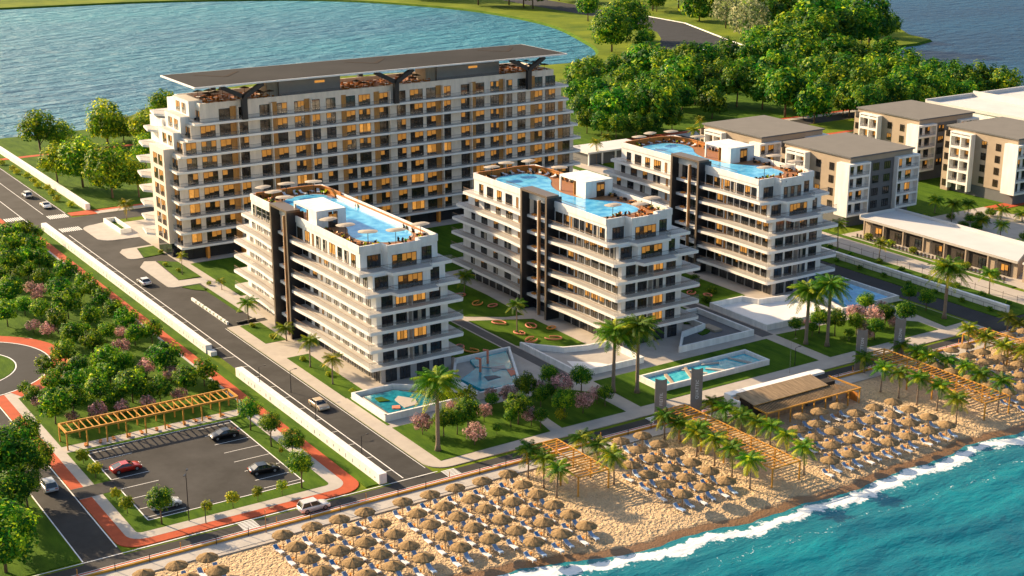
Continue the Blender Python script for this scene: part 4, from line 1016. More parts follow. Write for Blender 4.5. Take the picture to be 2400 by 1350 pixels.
def trough(name, label, poly, h, inner, wmat='trough_water', floor=None, wz=.6, t=.4, grassrim=False):
    T = thing(name, label, 'planter pool' if floor is None else 'sunken court', (poly[0][0], poly[0][1], 0)); ox, oy = poly[0]
    b = MB(); n = len(poly)
    for i in range(n):
        a, c = poly[i], poly[(i + 1) % n]; d = Vector((c[0] - a[0], c[1] - a[1], 0)).normalized() * (t / 2 - .01 * (i % 2))
        b.beam((a[0] - ox - d.x, a[1] - oy - d.y, h / 2), (c[0] - ox + d.x, c[1] - oy + d.y, h / 2), t - .012 * (i % 2), h - .008 * (i % 2), 'white_plaster')
    b.build('rim_wall', T)
    b = MB(); b.prism([(x - ox, y - oy) for x, y in poly], .1, .18 if floor else .3, floor or ('turf' if grassrim else 'paving_light')); b.build('floor', T)
    if inner:
        b = MB(); b.prism([(x - ox, y - oy) for x, y in inner], .1, wz, wmat); b.build('water', T)
    return T
tr = trough('garden_pool', 'white walled pond with grass rim in front of the left tower, nearest the road', [(101.9, 195.2), (119.4, 195.3), (119.4, 198.8), (109.5, 206.9), (101.9, 206.9)], 1.3, [(103.3, 196.7), (110.5, 196.7), (113.5, 199.5), (109, 205.4), (103.3, 205.4)], wz=.8, grassrim=True)
b = MB(); b.prism([(1.1, 1.2), (8.9, 1.2), (12.2, 4.4), (7.2, 10.6), (1.1, 10.6)], .3, .76, 'slab_white', 'wall_slate'); b.build('inner_kerb', tr)
b = MB(); b.prism([(4.6, 2.0), (7.2, 2.2), (8.0, 4.5), (6.2, 7.2), (4.9, 6)], .8, .9, 'paving'); b.prism([(2.6, 2.6), (3.8, 2.0), (4.3, 3.1), (3.1, 3.6)], .8, 1.0, 'ring_coral'); b.prism([(2.2, 6.5), (4.0, 6.0), (3.6, 8.2), (2.4, 8.4)], .8, .95, 'turf'); b.box(10, 12, 4, 5.2, .9, 1.3, 'wall_slate'); b.build('pond_island', tr)
tr = trough('garden_pool', 'big walled water garden with turquoise pools beside the left tower', [(119.65, 195.4), (128.2, 195.6), (136.6, 212.2), (125.2, 212.2), (119.9, 204)], 1.3, [(121.2, 203.6), (121.6, 197.6), (127.4, 196.4), (129.4, 198.8), (135.6, 211.6), (127.6, 211.2), (126.4, 207.0)], wmat='deep_trough', wz=.85)
b = MB()
for x_, y_ in ((6.2, 9.4), (9.6, 12.4)): b.tube([(x_, y_, .7), (x_, y_, 3.4)], .22, 'ring_coral', 8); b.tube([(x_, y_, 3.3), (x_ - .8, y_ + .3, 3.5)], .18, 'ring_coral', 6)
b.build('water_spout', tr)
b = MB(); b.prism([(5, 5), (7.8, 5.2), (7.4, 6.4), (5.5, 7)], .7, .92, 'wall_slate'); b.prism([(8, 8), (11, 8.6), (11.6, 10), (9, 10.4)], .7, .9, 'paving_light'); b.beam((7, 12, .85), (12, 6.6, .85), .3, .3, 'paving_light'); b.prism([(9.5, 4.5), (11.5, 5.5), (12, 8), (10.6, 7.6)], .7, .95, 'ring_coral'); b.build('pond_feature', tr)
tr = trough('sunken_court', 'pale sunken court with low white walls between left and middle towers', [(139.95, 194.7), (154.0, 194.7), (154.0, 205.2), (149.5, 205.4), (145, 206.8), (141.8, 210.6), (139.95, 213.2)], 1.25, None, floor='paving_light')
b = MB(); b.prism([(1.2, 1), (9, 1.2), (7, 4.5), (3, 8)], .18, .2, 'slab_white'); b.build('court_inlay', tr)
tr = trough('sunken_court', 'dark tiled court with white walls at the sea end of the middle tower', [(163.2, 195.3), (180.9, 195.3), (180.9, 211.6), (175.4, 211.6), (175.4, 203.0), (169, 201.6)], 1.3, None, floor='wall_slate')
b = MB(); b.prism([(9.5, 6.2)] + arc(9.5, 9.5, 4.5, -90, 60, 8) + [(11, 12.4)] + arc(9.5, 9.5, 3.2, 60, -90, 8), .18, .32, 'turf'); b.box(12.6, 14.5, 5, 9, .18, .6, 'wall_tan'); b.build('court_lawn', tr)
tr = trough('sunken_court', 'pale paved court with white walls at the sea end of the right tower', [(185.3, 196.1), (202.4, 195.6), (202.6, 208), (195, 209.2), (193.5, 212.6), (185.3, 212.6)], 1.3, None, floor='slab_white')
tr = trough('garden_pool', 'triangular blue pond in white walls beside the right resort road', [(205.0, 195.6), (220.6, 195.6), (220.6, 212.4), (209.5, 212.4)], 1.3, [(208, 197), (219.4, 197), (219.4, 211.2), (211, 211.2)], wmat='pool_water', wz=.85)
tr = trough('garden_pool', 'narrow bright turquoise pool in white walls on the central sea lawn', [(147.8, 181.3), (172.2, 181.5), (172.2, 187.7), (147.8, 187.3)], 1.2, [(148.4, 181.9), (171.6, 182.1), (171.6, 187.1), (148.4, 186.7)], wmat='bright_trough', wz=.7)
for x0, y0, x1, y1 in ((3.0, .8, 4.6, 4.8), (7.4, .8, 9.6, 5.6), (8.6, 5.2, 11.0, 1.2), (12.5, 3.4, 14.6, .8), (13.2, 5.4, 16.4, 4.4), (19.6, 5.4, 21.2, 1.0)):
    b = MB(); b.beam((x0, y0, .75), (x1, y1, .85), .55, .3, 'wall_tan' if x0 < 8 else 'paving_light'); b.build('pool_divider', tr)
tr = trough('planter', 'white raised planter with grass and slate on the entrance apron', [(104.6, 334.3), (107.1, 335.0), (107.2, 346.8), (104.6, 347.0)], 1.2, None, floor='turf')
wall_obj('low_wall', 'low white kerb wall with shrubs between main road and left tower forecourt', 'wall', [(99.4, 99.8, 256, 275, 0, .55)])
bh = thing('parking_bay_wall', 'dark ended kerb of the forecourt beside the palm tree', 'kerb', (101.2, 255, 0)); b = MB(); b.beam((0, 0, .3), (4, .6, .3), .5, .5, 'dark_metal'); b.build('kerb_body', bh)

# ---------------------------------------------------------------- pergolas, beach bar, banners
def pergola(label, x0, x1, y0, y1, z, along, n, posts, inner=True, w=.17):
    T = thing('pergola', label, 'pergola', (x0, y0, 0)); W, L = x1 - x0, y1 - y0
    for (a, c) in (((0, 0), (0, L)), ((W, 0), (W, L)), ((0, 0), (W, 0)), ((0, L), (W, L))):
        b = MB(); b.beam((*a, z), (*c, z), w, w * 1.1 - (.01 if a[0] == c[0] else 0), 'pergola_wood'); b.build('beam', T)
    if inner:
        b = MB(); xm = W * .5
        if along == 'x': b.beam((0, L / 2, z + .01), (W, L / 2, z + .01), w * .8, w * .8, 'pergola_wood')
        else: b.beam((xm, 0, z + .01), (xm, L, z + .01), w * .8, w * .8, 'pergola_wood')
        b.build('beam', T)
    for i in range(1, n):
        b = MB()
        if along == 'x': x = W * i / n; b.beam((x, 0, z + .03), (x, L, z + .03), .13, .14, 'pergola_wood')
        else: y = L * i / n; b.beam((0, y, z + .03), (W, y, z + .03), .12, .14, 'pergola_wood')
        b.build('rafter', T)
    for i in range(posts):
        t = i / (posts - 1)
        for s in (0, 1):
            p = (W * t, L * s) if along == 'x' else (W * s, L * t)
            b = MB(); b.beam((*p, 0), (*p, z - .1), .2, .2, 'pergola_wood'); b.build('post', T)
    return T
pergola('long yellow timber pergola at the back of the car park', 55.1, 83.2, 211.5, 215.6, 3.0, 'x', 26, 10, inner=False, w=.28)
pergola('short yellow slatted pergola on the sand, nearest the long car park wall', 111.8, 117.2, 155.3, 168.6, 3.0, 'y', 17, 4)
pergola('long yellow slatted pergola on the sand left of the beach bar', 137.2, 142.6, 142.4, 169.0, 3.0, 'y', 32, 6)
pergola('long orange slatted pergola on the sand right of the beach bar', 184.0, 190.0, 143.0, 170.6, 3.0, 'y', 32, 6)
pergola('orange slatted pergola at the far right end of the beach', 208.5, 214.5, 143.0, 168.6, 3.0, 'y', 30, 6)
B = thing('beach_bar', 'brown roofed open beach bar on the sand beside the promenade', 'beach bar', (151.2, 159.4, 0))
b = MB(); n = 2
b.quad([(.3, 2.9, 3.15), (17.0, 3.2, 3.15), (17.0, 7.4, 3.75), (.3, 7.4, 3.75)], 'bar_roof'); b.quad([(.3, 7.4, 3.65), (17.0, 7.4, 3.65), (17.0, 3.2, 3.05), (.3, 2.9, 3.05)], 'bar_roof')
b.quad([(.3, 2.9, 3.05), (17, 3.2, 3.05), (17, 3.2, 3.15), (.3, 2.9, 3.15)], 'pergola_wood'); b.build('upper_roof', B)
b = MB(); b.box(-.6, 20.5, 7.6, 9.2, 3.1, 3.5, 'slab_white'); b.box(-.6, -.3, 5.5, 9.2, 0, 3.09, 'slab_white'); b.build('rear_canopy', B)
b = MB(); b.beam((.6, .2, 2.6), (21.6, .2, 2.6), .2, .24, 'pergola_wood'); b.beam((21.6, .2, 2.6), (20.6, 6.8, 2.9), .2, .24, 'pergola_wood'); b.beam((.6, .2, 2.6), (.4, 3.0, 2.8), .2, .24, 'pergola_wood'); b.build('front_beam', B)
b = MB()
for i in range(46): b.beam((.7 + i * .455, .3, 2.66), (.4 + i * .44, 3.3, 2.9), .13, .08, 'bar_roof')
b.build('slat_roof', B)
for i in range(9): b = MB(); b.beam((.6 + i * 2.6, .2, 0), (.6 + i * 2.6, .2, 2.5), .18, .18, 'pergola_wood'); b.build('post', B)
b = MB(); b.box(1, 20, 4.6, 7.2, 0, 2.9, 'bar_dark'); b.box(13, 16.5, 3.6, 4.59, .05, 2.7, 'wall_slate'); b.box(2, 12, 3.2, 3.7, 0, 1.1, 'bar_roof'); b.build('counter', B)
b = MB(); b.box(18, 21.4, 3.0, 3.06, .1, 2.0, 'shade_sail'); b.box(21.3, 21.36, .5, 6.4, .05, 1.7, 'screen_wood'); b.build('wind_screen', B)
def lettering(text, size, parent, loc, rot, ext=.01):
    cu = bpy.data.curves.new('lettering', 'FONT'); cu.body = text; cu.size = size; cu.extrude = ext; cu.align_x = 'CENTER'; cu.align_y = 'CENTER'; cu.space_character = 1.1; cu.resolution_u = 2
    tmp = bpy.data.objects.new('tmp', cu); COL.objects.link(tmp); bpy.context.view_layer.update()
    me = bpy.data.meshes.new_from_object(tmp.evaluated_get(bpy.context.evaluated_depsgraph_get())); bpy.data.objects.remove(tmp); bpy.data.curves.remove(cu)
    me.materials.clear(); me.materials.append(M['lettering']); me.name = 'lettering'
    o = bpy.data.objects.new('lettering', me); COL.objects.link(o); o.parent = parent; o.location = loc; o.rotation_euler = rot
for i, (x, y, h_, txt, w_) in enumerate(((138.8, 171.0, 7.8, 'FIEITIL', 'leftmost of the four, beside the zebra crossing'), (146.0, 170.2, 8.3, 'QUATTIC', 'second from the left, in front of the turquoise pool'),
                                     (184.0, 171.2, 7.9, 'EXPETTON', 'third from the left, at the right end of the beach bar'), (193.6, 172.2, 8.2, 'ETUEZFNI', 'rightmost of the four, before the pink blossom garden'))):
    T = thing('banner_sign', 'tall grey banner sign, ' + w_, 'banner sign', (x, y if y < 170.9 else 170.5, 0), R_(-32), 'tall grey banner signs along the promenade')
    b = MB(); b.prism([(-.95, -.1), (.95, -.1), (.95, .1), (-.95, .1)], 0, h_ - .35, 'banner_grey'); b.quad([(-.95, -.1, h_ - .35), (.95, -.1, h_ - .35), (.95, -.1, h_ - .05), (.3, -.1, h_ - .3), (-.3, -.1, h_ - .3), (-.95, -.1, h_)], 'banner_grey')
    b.quad([(-.95, .1, h_ - .35), (-.95, .1, h_), (-.3, .1, h_ - .3), (.3, .1, h_ - .3), (.95, .1, h_ - .05), (.95, .1, h_ - .35)], 'banner_grey'); b.build('panel', T)
    lettering(txt, .72, T, (.1, -.125, h_ * .55), (R_(90), R_(-90), 0))
# ---------------------------------------------------------------- trees
def crown_mesh(seed, mt, nclump=46, per=30, ls=.105, flat=.86, gold=.22, tall=1.0, gap=.0):
    """leaf crown of about unit radius, its centre at the origin"""
    r = random.Random(seed); b = MB(); b.m(mt)
    cl = []
    for i in range(nclump):
        # clumps near the surface of a lumpy ellipsoid plus some inside
        th = math.acos(1 - 2 * (i + .5) / nclump); ph = i * 2.39996 + r.uniform(-.3, .3)
        rad = r.uniform(.62, .84) if r.random() < .78 else r.uniform(.2, .5)
        cl.append((Vector((math.sin(th) * math.cos(ph), math.sin(th) * math.sin(ph), math.cos(th) * flat * tall)) * rad, r.uniform(.17, .33), r.uniform(-.16, .2)))
    V = b.v; F = b.f
    for c, cr, tn in cl:
        if r.random() < gap: continue
        for k in range(per):
            d = Vector((r.gauss(0, 1), r.gauss(0, 1), r.gauss(0, 1))).normalized()
            p = c + d * cr * r.uniform(.55, 1.08)
            if p.z < -.62 * flat: continue
            nrm = (d * .7 + c.normalized() * .5 + Vector((0, 0, .35)) + Vector((r.uniform(-.5, .5), r.uniform(-.5, .5), r.uniform(-.4, .4)))).normalized()
            u = nrm.orthogonal().normalized(); w = nrm.cross(u); a = r.uniform(0, 6.28)
            u, w = u * math.cos(a) + w * math.sin(a), w * math.cos(a) - u * math.sin(a)
            s = ls * r.uniform(.6, 1.25); n = len(V)
            V.append(tuple(p - u * s)); V.append(tuple(p + w * s * .55)); V.append(tuple(p + u * s * 1.1)); V.append(tuple(p - w * s * .55))
            F.append((n, n + 1, n + 2, n + 3)); b.mi.append(0)
            tip = r.random() < gold * .38
            b.t.append(min(1, max(0, (r.uniform(.75, 1.0) if tip else r.gauss(.36, .13) + tn * 1.7))))
    return b.mesh('crown', tint=True)
def trunk_mesh(seed, mt='bark', limbs=6, r0=.024):
    """trunk of unit height reaching up into the crown"""
    r = random.Random(seed); b = MB()
    b.tube([(0, 0, 0), (.01, .01, .3), (-.01, .02, .6)], [r0 * 1.3, r0, r0 * .8], mt, 7)
    for i in range(limbs):
        a = i * 6.283 / limbs + r.uniform(-.3, .3); q = r.uniform(.25, .42)
        b.tube([(0, .01, .42 + .04 * i), (math.cos(a) * q * .5, math.sin(a) * q * .5, .65 + .03 * i), (math.cos(a) * q, math.sin(a) * q, .85 + .1 * r.random())], [r0 * .55, r0 * .38, r0 * .15], mt, 5)
    return b.mesh('trunk', True)
CR = {'park': [crown_mesh(i, 'leaf', 44, 42, .085) for i in range(5)],
      'near': [crown_mesh(20 + i, 'leaf', 60, 75, .060, gold=.28) for i in range(3)],
      'gold': [crown_mesh(30 + i, 'leaf_gold', 30, 40, .11, gold=.45) for i in range(3)],
      'wood': [crown_mesh(40 + i, 'leaf_wood', 48, 44, .085, .95, gold=.17) for i in range(6)],
      'lime': [crown_mesh(80 + i, 'leaf_lime', 60, 60, .065, .98, gold=.35) for i in range(4)],
      'big': [crown_mesh(50 + i, 'leaf_wood', 80, 60, .06, 1.0, gold=.2) for i in range(2)],
      'pink': [crown_mesh(60 + i, 'leaf_pink', 34, 34, .085, .8, gold=.4) for i in range(3)],
      'white': [crown_mesh(70 + i, 'leaf_white', 46, 36, .07, 1.0, gold=.3) for i in range(2)],
      'orange': [crown_mesh(75, 'leaf_gold', 34, 34, .1, .9, gold=.8)]}
TR = [trunk_mesh(i) for i in range(4)]; TRS = [trunk_mesh(9 + i, limbs=4, r0=.022) for i in range(2)]
rt = random.Random(11)
def put_tree(kind, x, y, r_, h, zone):
    nm = {'pink': 'blossom_tree', 'gold': 'young_tree', 'orange': 'shrub', 'white': 'pale_tree'}.get(kind, 'leafy_tree')
    t = thing(nm, 'x', {'pink': 'blossom tree', 'orange': 'bush'}.get(kind, 'tree'), (x, y, .1), rt.uniform(0, 6.28), None)
    c = child('crown', rt.choice(CR[kind]), t, (0, 0, h - r_ * .88)); q_ = r_ * {'park': 1.22, 'wood': 1.3, 'pink': 1.2}.get(kind, 1.1); c.scale = (q_ * rt.uniform(.92, 1.08), q_ * rt.uniform(.92, 1.08), q_ * rt.uniform(.92, 1.08))
    k = child('trunk', rt.choice(TR if kind in ('wood', 'lime', 'big', 'park', 'near') else TRS), t); k.scale = (h * .8, h * .8, h * .82)
    ZN.setdefault((zone, kind), []).append(t); return t
ZN = {}
ZS=['around the car park', 'at the left edge', 'in the lakeside park', 'in the left sea garden', 'in the park grove', 'in the right sea garden', 'in the right-hand wood', 'on the upper left lawn']
TREES=[
('park',79,334.9,2.64,6.19,4),
('park',82.4,337,2.49,5.84,4),
('park',75.1,323.8,2.55,5.99,4),
('park',78.7,324.5,2.57,6.04,4),
('park',80.8,321.2,2.39,5.61,4),
('park',72.8,312.5,2.47,5.8,4),
('park',76.4,314,2.33,5.47,4),
('park',79,312.3,2.33,5.47,4),
('park',73.2,320.3,2.35,5.53,4),
('park',75.1,306.7,1.79,4.21,4),
('park',76.5,300.5,1.77,4.15,4),
('park',77.5,298.7,1.28,3.01,4),
('park',81.2,299.6,2.33,5.46,4),
('park',75.7,285.1,2.52,5.93,4),
('park',68.3,293.5,2.33,5.48,4),
('park',66.5,290.6,2.15,5.06,4),
('park',63.2,277.7,2.3,5.4,4),
('park',82.6,291.8,1.9,4.47,4),
('park',82.4,286,1.81,4.25,4),
('park',79.6,286.3,1.4,3.29,4),
('park',74.5,276,2.55,5.98,4),
('park',81.8,277.2,2.13,5.01,4),
('park',81.5,268.8,1.96,4.61,4),
('park',69.5,276.6,1.96,4.61,4),
('park',70.2,268.2,2.18,5.12,4),
('park',76.4,267.7,1.94,4.55,4),
('park',81.4,261.4,2.09,4.92,4),
('park',67.9,282.8,1.66,3.9,4),
('park',76.5,258.5,1.6,3.76,4),
('park',83.3,252.9,1.94,4.55,4),
('park',80.2,253.5,1.7,4,4),
('park',70.5,260.1,1.85,4.34,4),
('park',71.8,303.1,1.6,3.77,4),
('park',85,336.6,1.78,4.18,4),
('park',69.4,305.5,1.93,4.53,4),
('park',80.6,310.5,1.49,3.51,4),
('park',74,263.4,1.15,2.71,4),
('park',70.1,258.1,2.07,4.85,4),
('park',71.9,252.1,2.15,5.06,4),
('park',65.7,248.5,2.19,5.15,4),
('park',61.5,244.2,1.95,4.57,4),
('park',59.9,235.5,2,4.69,4),
('park',66.1,241.3,1.95,4.57,4),
('park',70,238.5,2.63,6.18,4),
('park',73.6,239.2,1.79,4.2,4),
('park',69.6,235.2,1.92,4.52,4),
('park',62.9,233.5,2,4.69,4),
('park',64.9,227.4,2.24,5.26,4),
('park',70.2,225.5,2.52,5.93,4),
('park',74,222.8,1.97,4.64,4),
('park',79.3,234.4,2.65,6.22,4),
('park',79.2,224.4,2.09,4.91,4),
('park',83.2,226.4,2.03,4.78,4),
('park',55.8,238.1,1.16,2.74,4),
('park',55.9,233.3,1.42,3.34,4),
('park',56.6,223.2,2.43,5.71,4),
('park',60.2,225.3,2.2,5.17,4),
('park',74.1,233.2,1.3,3.06,4),
('park',65.5,224.2,1.68,3.94,4),
('park',65.8,234.9,1.68,3.95,4),
('park',67.8,225.5,1.64,3.85,4),
('park',63.7,241,1.71,4.01,4),
('park',71.3,223.3,1.64,3.85,4),
('pink',72.7,295.9,1.42,2.98,4),
('pink',74.2,294.1,1.32,2.77,4),
('pink',66.3,271.3,1.34,2.81,4),
('pink',68,267.1,1.44,3.03,4),
('pink',82.8,260.9,1.17,2.45,4),
('pink',72.6,291.2,1.09,2.29,4),
('pink',76.2,249.5,1.65,3.29,4),
('pink',76.4,236.3,1.67,3.34,4),
('pink',79.4,232.1,1.48,2.97,4),
('pink',56.4,231.5,1.25,2.5,4),
('pink',64.4,243.8,0.63,1.26,4),
('pink',62.8,221,1.49,2.98,4),
('pink',67.1,221.6,1.24,2.47,4),
('pink',71.1,220.6,1.41,2.81,4),
('pink',76.6,221,1.42,2.85,4),
('pink',58.5,239.6,0.62,1.23,4),
('pink',59.1,222.3,1.06,2.12,4),
('pink',79.4,258.7,1.3,2.6,4),
('park',83.6,223.2,1.06,2.13,4),
('gold',55.6,205.2,1.11,2.4,0),
('gold',55.5,199.1,1.05,2.54,0),
('gold',55.6,189.8,0.85,1.99,0),
('gold',55.5,184.9,1.03,2.67,0),
('gold',64.9,178.9,0.95,2.06,0),
('gold',68.6,178.5,1,2.61,0),
('gold',72.4,178.6,0.93,2.39,0),
('gold',76.2,178.7,0.9,2.37,0),
('near',82,203.7,1.93,5.39,0),
('near',82.1,195.8,1.94,5.79,0),
('near',83.2,190.2,1.95,4.69,0),
('near',79.6,179.4,2.02,5.76,0),
('near',58.4,179.1,1.91,5.59,0),
('gold',81.9,191.7,0.43,1.33,0),
('near',43,197.9,4.37,11.52,1),
('near',47.7,200.9,2.79,7.26,1),
('near',41.1,190.7,2.93,7.63,1),
('near',49.2,212.2,2.6,6.76,1),
('near',36.7,176.7,4.65,9.52,1),
('near',37.8,186,3.42,8.9,1),
('near',44.3,194.3,2.4,6.24,1),
('near',40.7,199.7,3.64,9.47,1),
('near',131.8,192.1,1.85,4.81,3),
('near',135.7,188.1,1.95,5.07,3),
('near',125.3,189.5,2.08,5.41,3),
('near',119.2,182.4,2.16,5.63,3),
('near',126.1,186.2,1.57,4.09,3),
('near',126.8,180.3,2.03,5.27,3),
('near',106.6,184.6,1.86,4.84,3),
('near',108.8,184.2,1.66,4.32,3),
('near',110.8,184.1,2.24,5.82,3),
('near',135.7,181.2,1.42,3.68,3),
('near',121.4,179.2,1.36,3.55,3),
('near',118.9,189.9,1.24,3.24,3),
('near',117.7,182.3,1.21,3.14,3),
('near',114,180.6,0.73,1.89,3),
('near',129.5,187.8,1.37,3.57,3),
('orange',116.2,193.5,1.63,3.84,3),
('orange',126,180.1,1.01,2.12,3),
('pink',104.2,187.2,1.61,3.7,3),
('pink',122,189.8,1.69,3.88,3),
('pink',120.6,193,1.15,2.65,3),
('pink',131.2,187.6,1.98,4.56,3),
('pink',130.8,180.7,1.67,3.84,3),
('pink',135.2,182.8,1.42,3.27,3),
('pink',120.7,180.8,1.37,3.15,3),
('pink',115.2,186.4,1.38,3.17,3),
('pink',109,179.2,1.63,3.75,3),
('pink',112.2,191.5,1.13,2.59,3),
('pink',129.6,191.9,1.11,2.56,3),
('near',207.7,192.1,1.91,4.97,5),
('near',187.6,190.7,1.5,3.91,5),
('near',192.4,189.3,2.01,5.23,5),
('near',193.7,186.4,2.17,5.63,5),
('near',197.5,184.6,1.73,4.49,5),
('near',206.4,185.7,1.82,4.73,5),
('near',208.1,182.3,2.2,5.72,5),
('near',198.5,180.9,1.71,4.45,5),
('near',193.9,183,0.99,2.58,5),
('near',190,188.7,1.17,3.03,5),
('near',206.5,184.5,1.13,2.94,5),
('near',220.6,192.6,1.73,4.5,5),
('near',220.5,188,1.71,4.44,5),
('pink',202.1,189.4,1.82,4.19,5),
('pink',203.9,186.1,1.81,4.17,5),
('pink',198,182.8,1.44,3.32,5),
('pink',210.5,190.4,1.33,3.07,5),
('pink',191.9,191.8,1.07,2.46,5),
('pink',206,182.9,1.13,2.59,5),
('pink',197.2,180.9,0.99,2.28,5),
('lime',110.9,424.6,5.6,15.76,7),
('lime',116.6,421,4.98,12.44,7),
('lime',111.9,388,6.96,13.95,7),
('lime',114.7,371.5,6.75,14.12,7),
('lime',136.7,443.1,6.63,13.09,7),
('lime',142.6,445.7,4.29,7.95,7),
('lime',141.3,418.4,5.36,13.39,7),
('lime',158.7,451.8,5.25,13.12,7),
('lime',120.9,368.6,3.83,9.58,7),
('lime',107,394.6,4.44,11.09,7),
('lime',134.1,400.3,4.16,10.39,7),
('wood',302.1,418.9,6.15,14.75,6),
('wood',279.7,388.6,4.63,11.11,6),
('wood',279.4,374.5,5.32,12.76,6),
('wood',322.4,424.4,4.52,10.84,6),
('wood',354.5,452.8,6.98,13.4,6),
('wood',343.3,458.5,4.39,9.63,6),
('wood',352.5,436.3,5.55,13.32,6),
('wood',372.9,449.2,5.37,12.88,6),
('wood',335.2,405.4,6.64,15.93,6),
('wood',380.5,445.3,5.5,13.21,6),
('wood',399.2,453.9,4.99,11.97,6),
('wood',344.4,401.6,5.47,13.13,6),
('wood',345.1,386.7,5.35,14.33,6),
('wood',349.5,378.3,5.3,12.42,6),
('wood',346.7,363.8,5.9,14.06,6),
('wood',400.4,439.5,5.82,13.97,6),
('wood',380.5,406.3,5.7,13.69,6),
('wood',433.7,449.9,5.18,12.43,6),
('wood',380.8,392.4,4.01,9.62,6),
('wood',322.7,373.8,4.01,9.22,6),
('wood',291.7,374,5.66,13.57,6),
('wood',295.2,368.2,6,14.39,6),
('wood',302.4,396.1,4.74,11.39,6),
('wood',320,404,4.89,11.74,6),
('wood',327.5,463.9,2.69,6.46,6),
('wood',320,386.6,4.19,10.06,6),
('wood',347.6,355.8,3,7.19,6),
('wood',299.3,408,4.59,11.02,6),
('wood',324.6,399.5,4.65,11.15,6),
('wood',335.6,398.3,4.1,9.85,6),
('wood',370.8,423.1,4.41,10.57,6),
('wood',380.9,421.3,4.44,10.65,6),
('wood',271.9,375.8,3.17,7.61,6),
('wood',296.7,363.1,3.19,7.66,6),
('wood',403.2,515.7,3.66,8.79,6),
('wood',289.8,406.5,4.54,10.88,6),
('wood',330.4,453.9,4.44,10.65,6),
('wood',272.7,368.9,3.14,7.53,6),
('wood',275,364.2,3.12,7.49,6),
('wood',280.3,360.8,3.12,7.49,6),
('wood',286.3,360.1,3.14,7.53,6),
('wood',333.5,416.2,4.21,10.1,6),
('wood',315.8,385.9,4.51,10.82,6),
('wood',336.1,390,4.05,9.73,6),
('wood',361.1,451,3.89,9.34,6),
('wood',336.7,438.3,3.74,8.97,6),
('wood',285.6,387.4,4.38,10.51,6),
('wood',366.4,435.3,4.47,10.72,6),
('wood',370.2,396.7,4.24,10.17,6),
('wood',400.8,417.9,4.5,10.79,6),
('wood',383.4,441.5,3.92,9.41,6),
('wood',399.7,446.3,4,9.61,6),
('wood',418.3,444.8,6.09,14.32,6),
('wood',412.5,424.5,7.02,16.49,6),
('wood',444.9,466.7,5.65,13.27,6),
('wood',429.1,421.7,6.39,15.01,6),
('wood',433.1,413.8,5.35,12.58,6),
('wood',381.2,405.7,5.58,13.11,6),
('wood',345.8,362.8,6.24,16.29,6),
('wood',345.4,348.4,5.51,12.05,6),
('wood',382.7,385.9,6.33,14.87,6),
('wood',376.3,370.5,5.89,13.84,6),
('wood',397.9,383.2,6.13,14.42,6),
('wood',383.1,361.8,5.85,13.75,6),
('wood',364.5,351.1,5.04,11.85,6),
('wood',363.2,344.1,4.98,11.7,6),
('wood',446.2,413.1,5.7,13.38,6),
('wood',409.4,375.8,6.13,14.42,6),
('wood',429.2,384.4,5.66,13.29,6),
('wood',393.5,355.1,5.85,13.75,6),
('wood',401.7,355.9,5.28,12.41,6),
('wood',428.8,371.9,5.16,12.12,6),
('wood',402.5,346.9,5.21,12.24,6),
('wood',423.8,357.7,5.8,13.62,6),
('wood',422.1,349.6,5.08,11.94,6),
('wood',430.3,350.3,5.64,13.26,6),
('wood',430.3,340,5.05,11.86,6),
('wood',371.9,345.9,3.84,9.02,6),
('wood',385.9,343,4.48,10.54,6),
('wood',379.1,349.7,5.11,12.01,6),
('wood',424,343,3.4,7.99,6),
('wood',409.2,346.3,3.99,9.38,6),
('wood',412.8,342.2,3.73,8.77,6),
('wood',364.9,363,4.29,10.07,6),
('wood',413.6,387.6,5.33,12.53,6),
('wood',421.4,370.3,4.58,10.77,6),
('wood',393.7,410.3,5.41,12.71,6),
('wood',405,403,5.41,12.71,6),
('wood',357.3,369.8,3.68,8.66,6),
('wood',363.8,353.4,3.61,8.49,6),
('wood',379.9,347,3.64,8.55,6),
('wood',392.7,342.8,3.66,8.6,6),
('wood',420.4,359.3,3.86,9.07,6),
('wood',454.8,441.9,4.47,10.51,6),
('wood',372.8,379.1,4.43,10.41,6),
('wood',421.1,345.4,3.78,8.89,6),
('wood',440.6,352.8,3.25,7.64,6),
('big',392.9,525,9.68,18.96,2),
('big',422.7,552.8,10.62,20.53,2),
('wood',452.3,625.7,5.81,14.23,2),
('wood',510.3,641.2,4.38,10.43,2),
('wood',502.6,595.4,8.6,16.54,2),
('white',492.8,563.1,7.98,16.78,2),
('white',473.8,524,10.67,19.56,2),
('wood',493.2,535.2,9.54,17.53,2),
('wood',513.8,551.9,8,19.2,2),
('wood',520.1,541.4,7.95,19.07,2),
('wood',473.2,477.3,10.44,25.06,2),
('wood',535.6,531.4,7.95,19.07,2),
('wood',527.5,510.7,6.95,16.67,2),
('wood',504.1,476.4,9.23,22.15,2),
('wood',532.4,490.7,4.67,10.96,2),
('wood',491,468.4,7.14,17.14,2),
('wood',476.2,466.8,7.51,18.04,2),
('wood',452.6,457.5,8.42,20.22,2),
('wood',457.5,478.8,7.51,18.04,2),
('wood',422,445.8,6.99,16.78,2),
('wood',428.4,468.8,6.11,14.67,2),
('wood',412.4,525,3.6,8.63,2),
('wood',440.4,452.6,6.72,16.13,2),
('wood',507.1,474,6.07,14.57,2),
('wood',445.6,724.6,8.86,20.08,2),
('wood',460.5,715,8.86,20.08,2),
('wood',460.1,699.1,8.72,19.77,2),
('wood',460.9,690.7,8.65,19.62,2),
('wood',512.2,647.1,8.57,19.43,2),
('wood',505.6,696.8,8.95,20.29,2),
('wood',528.4,644.4,8.63,19.58,2),
('wood',431,779.8,9.25,20.94,2),
('wood',448.6,774.3,9.3,21.05,2),
('wood',498.1,718.7,9.1,20.61,2),
]
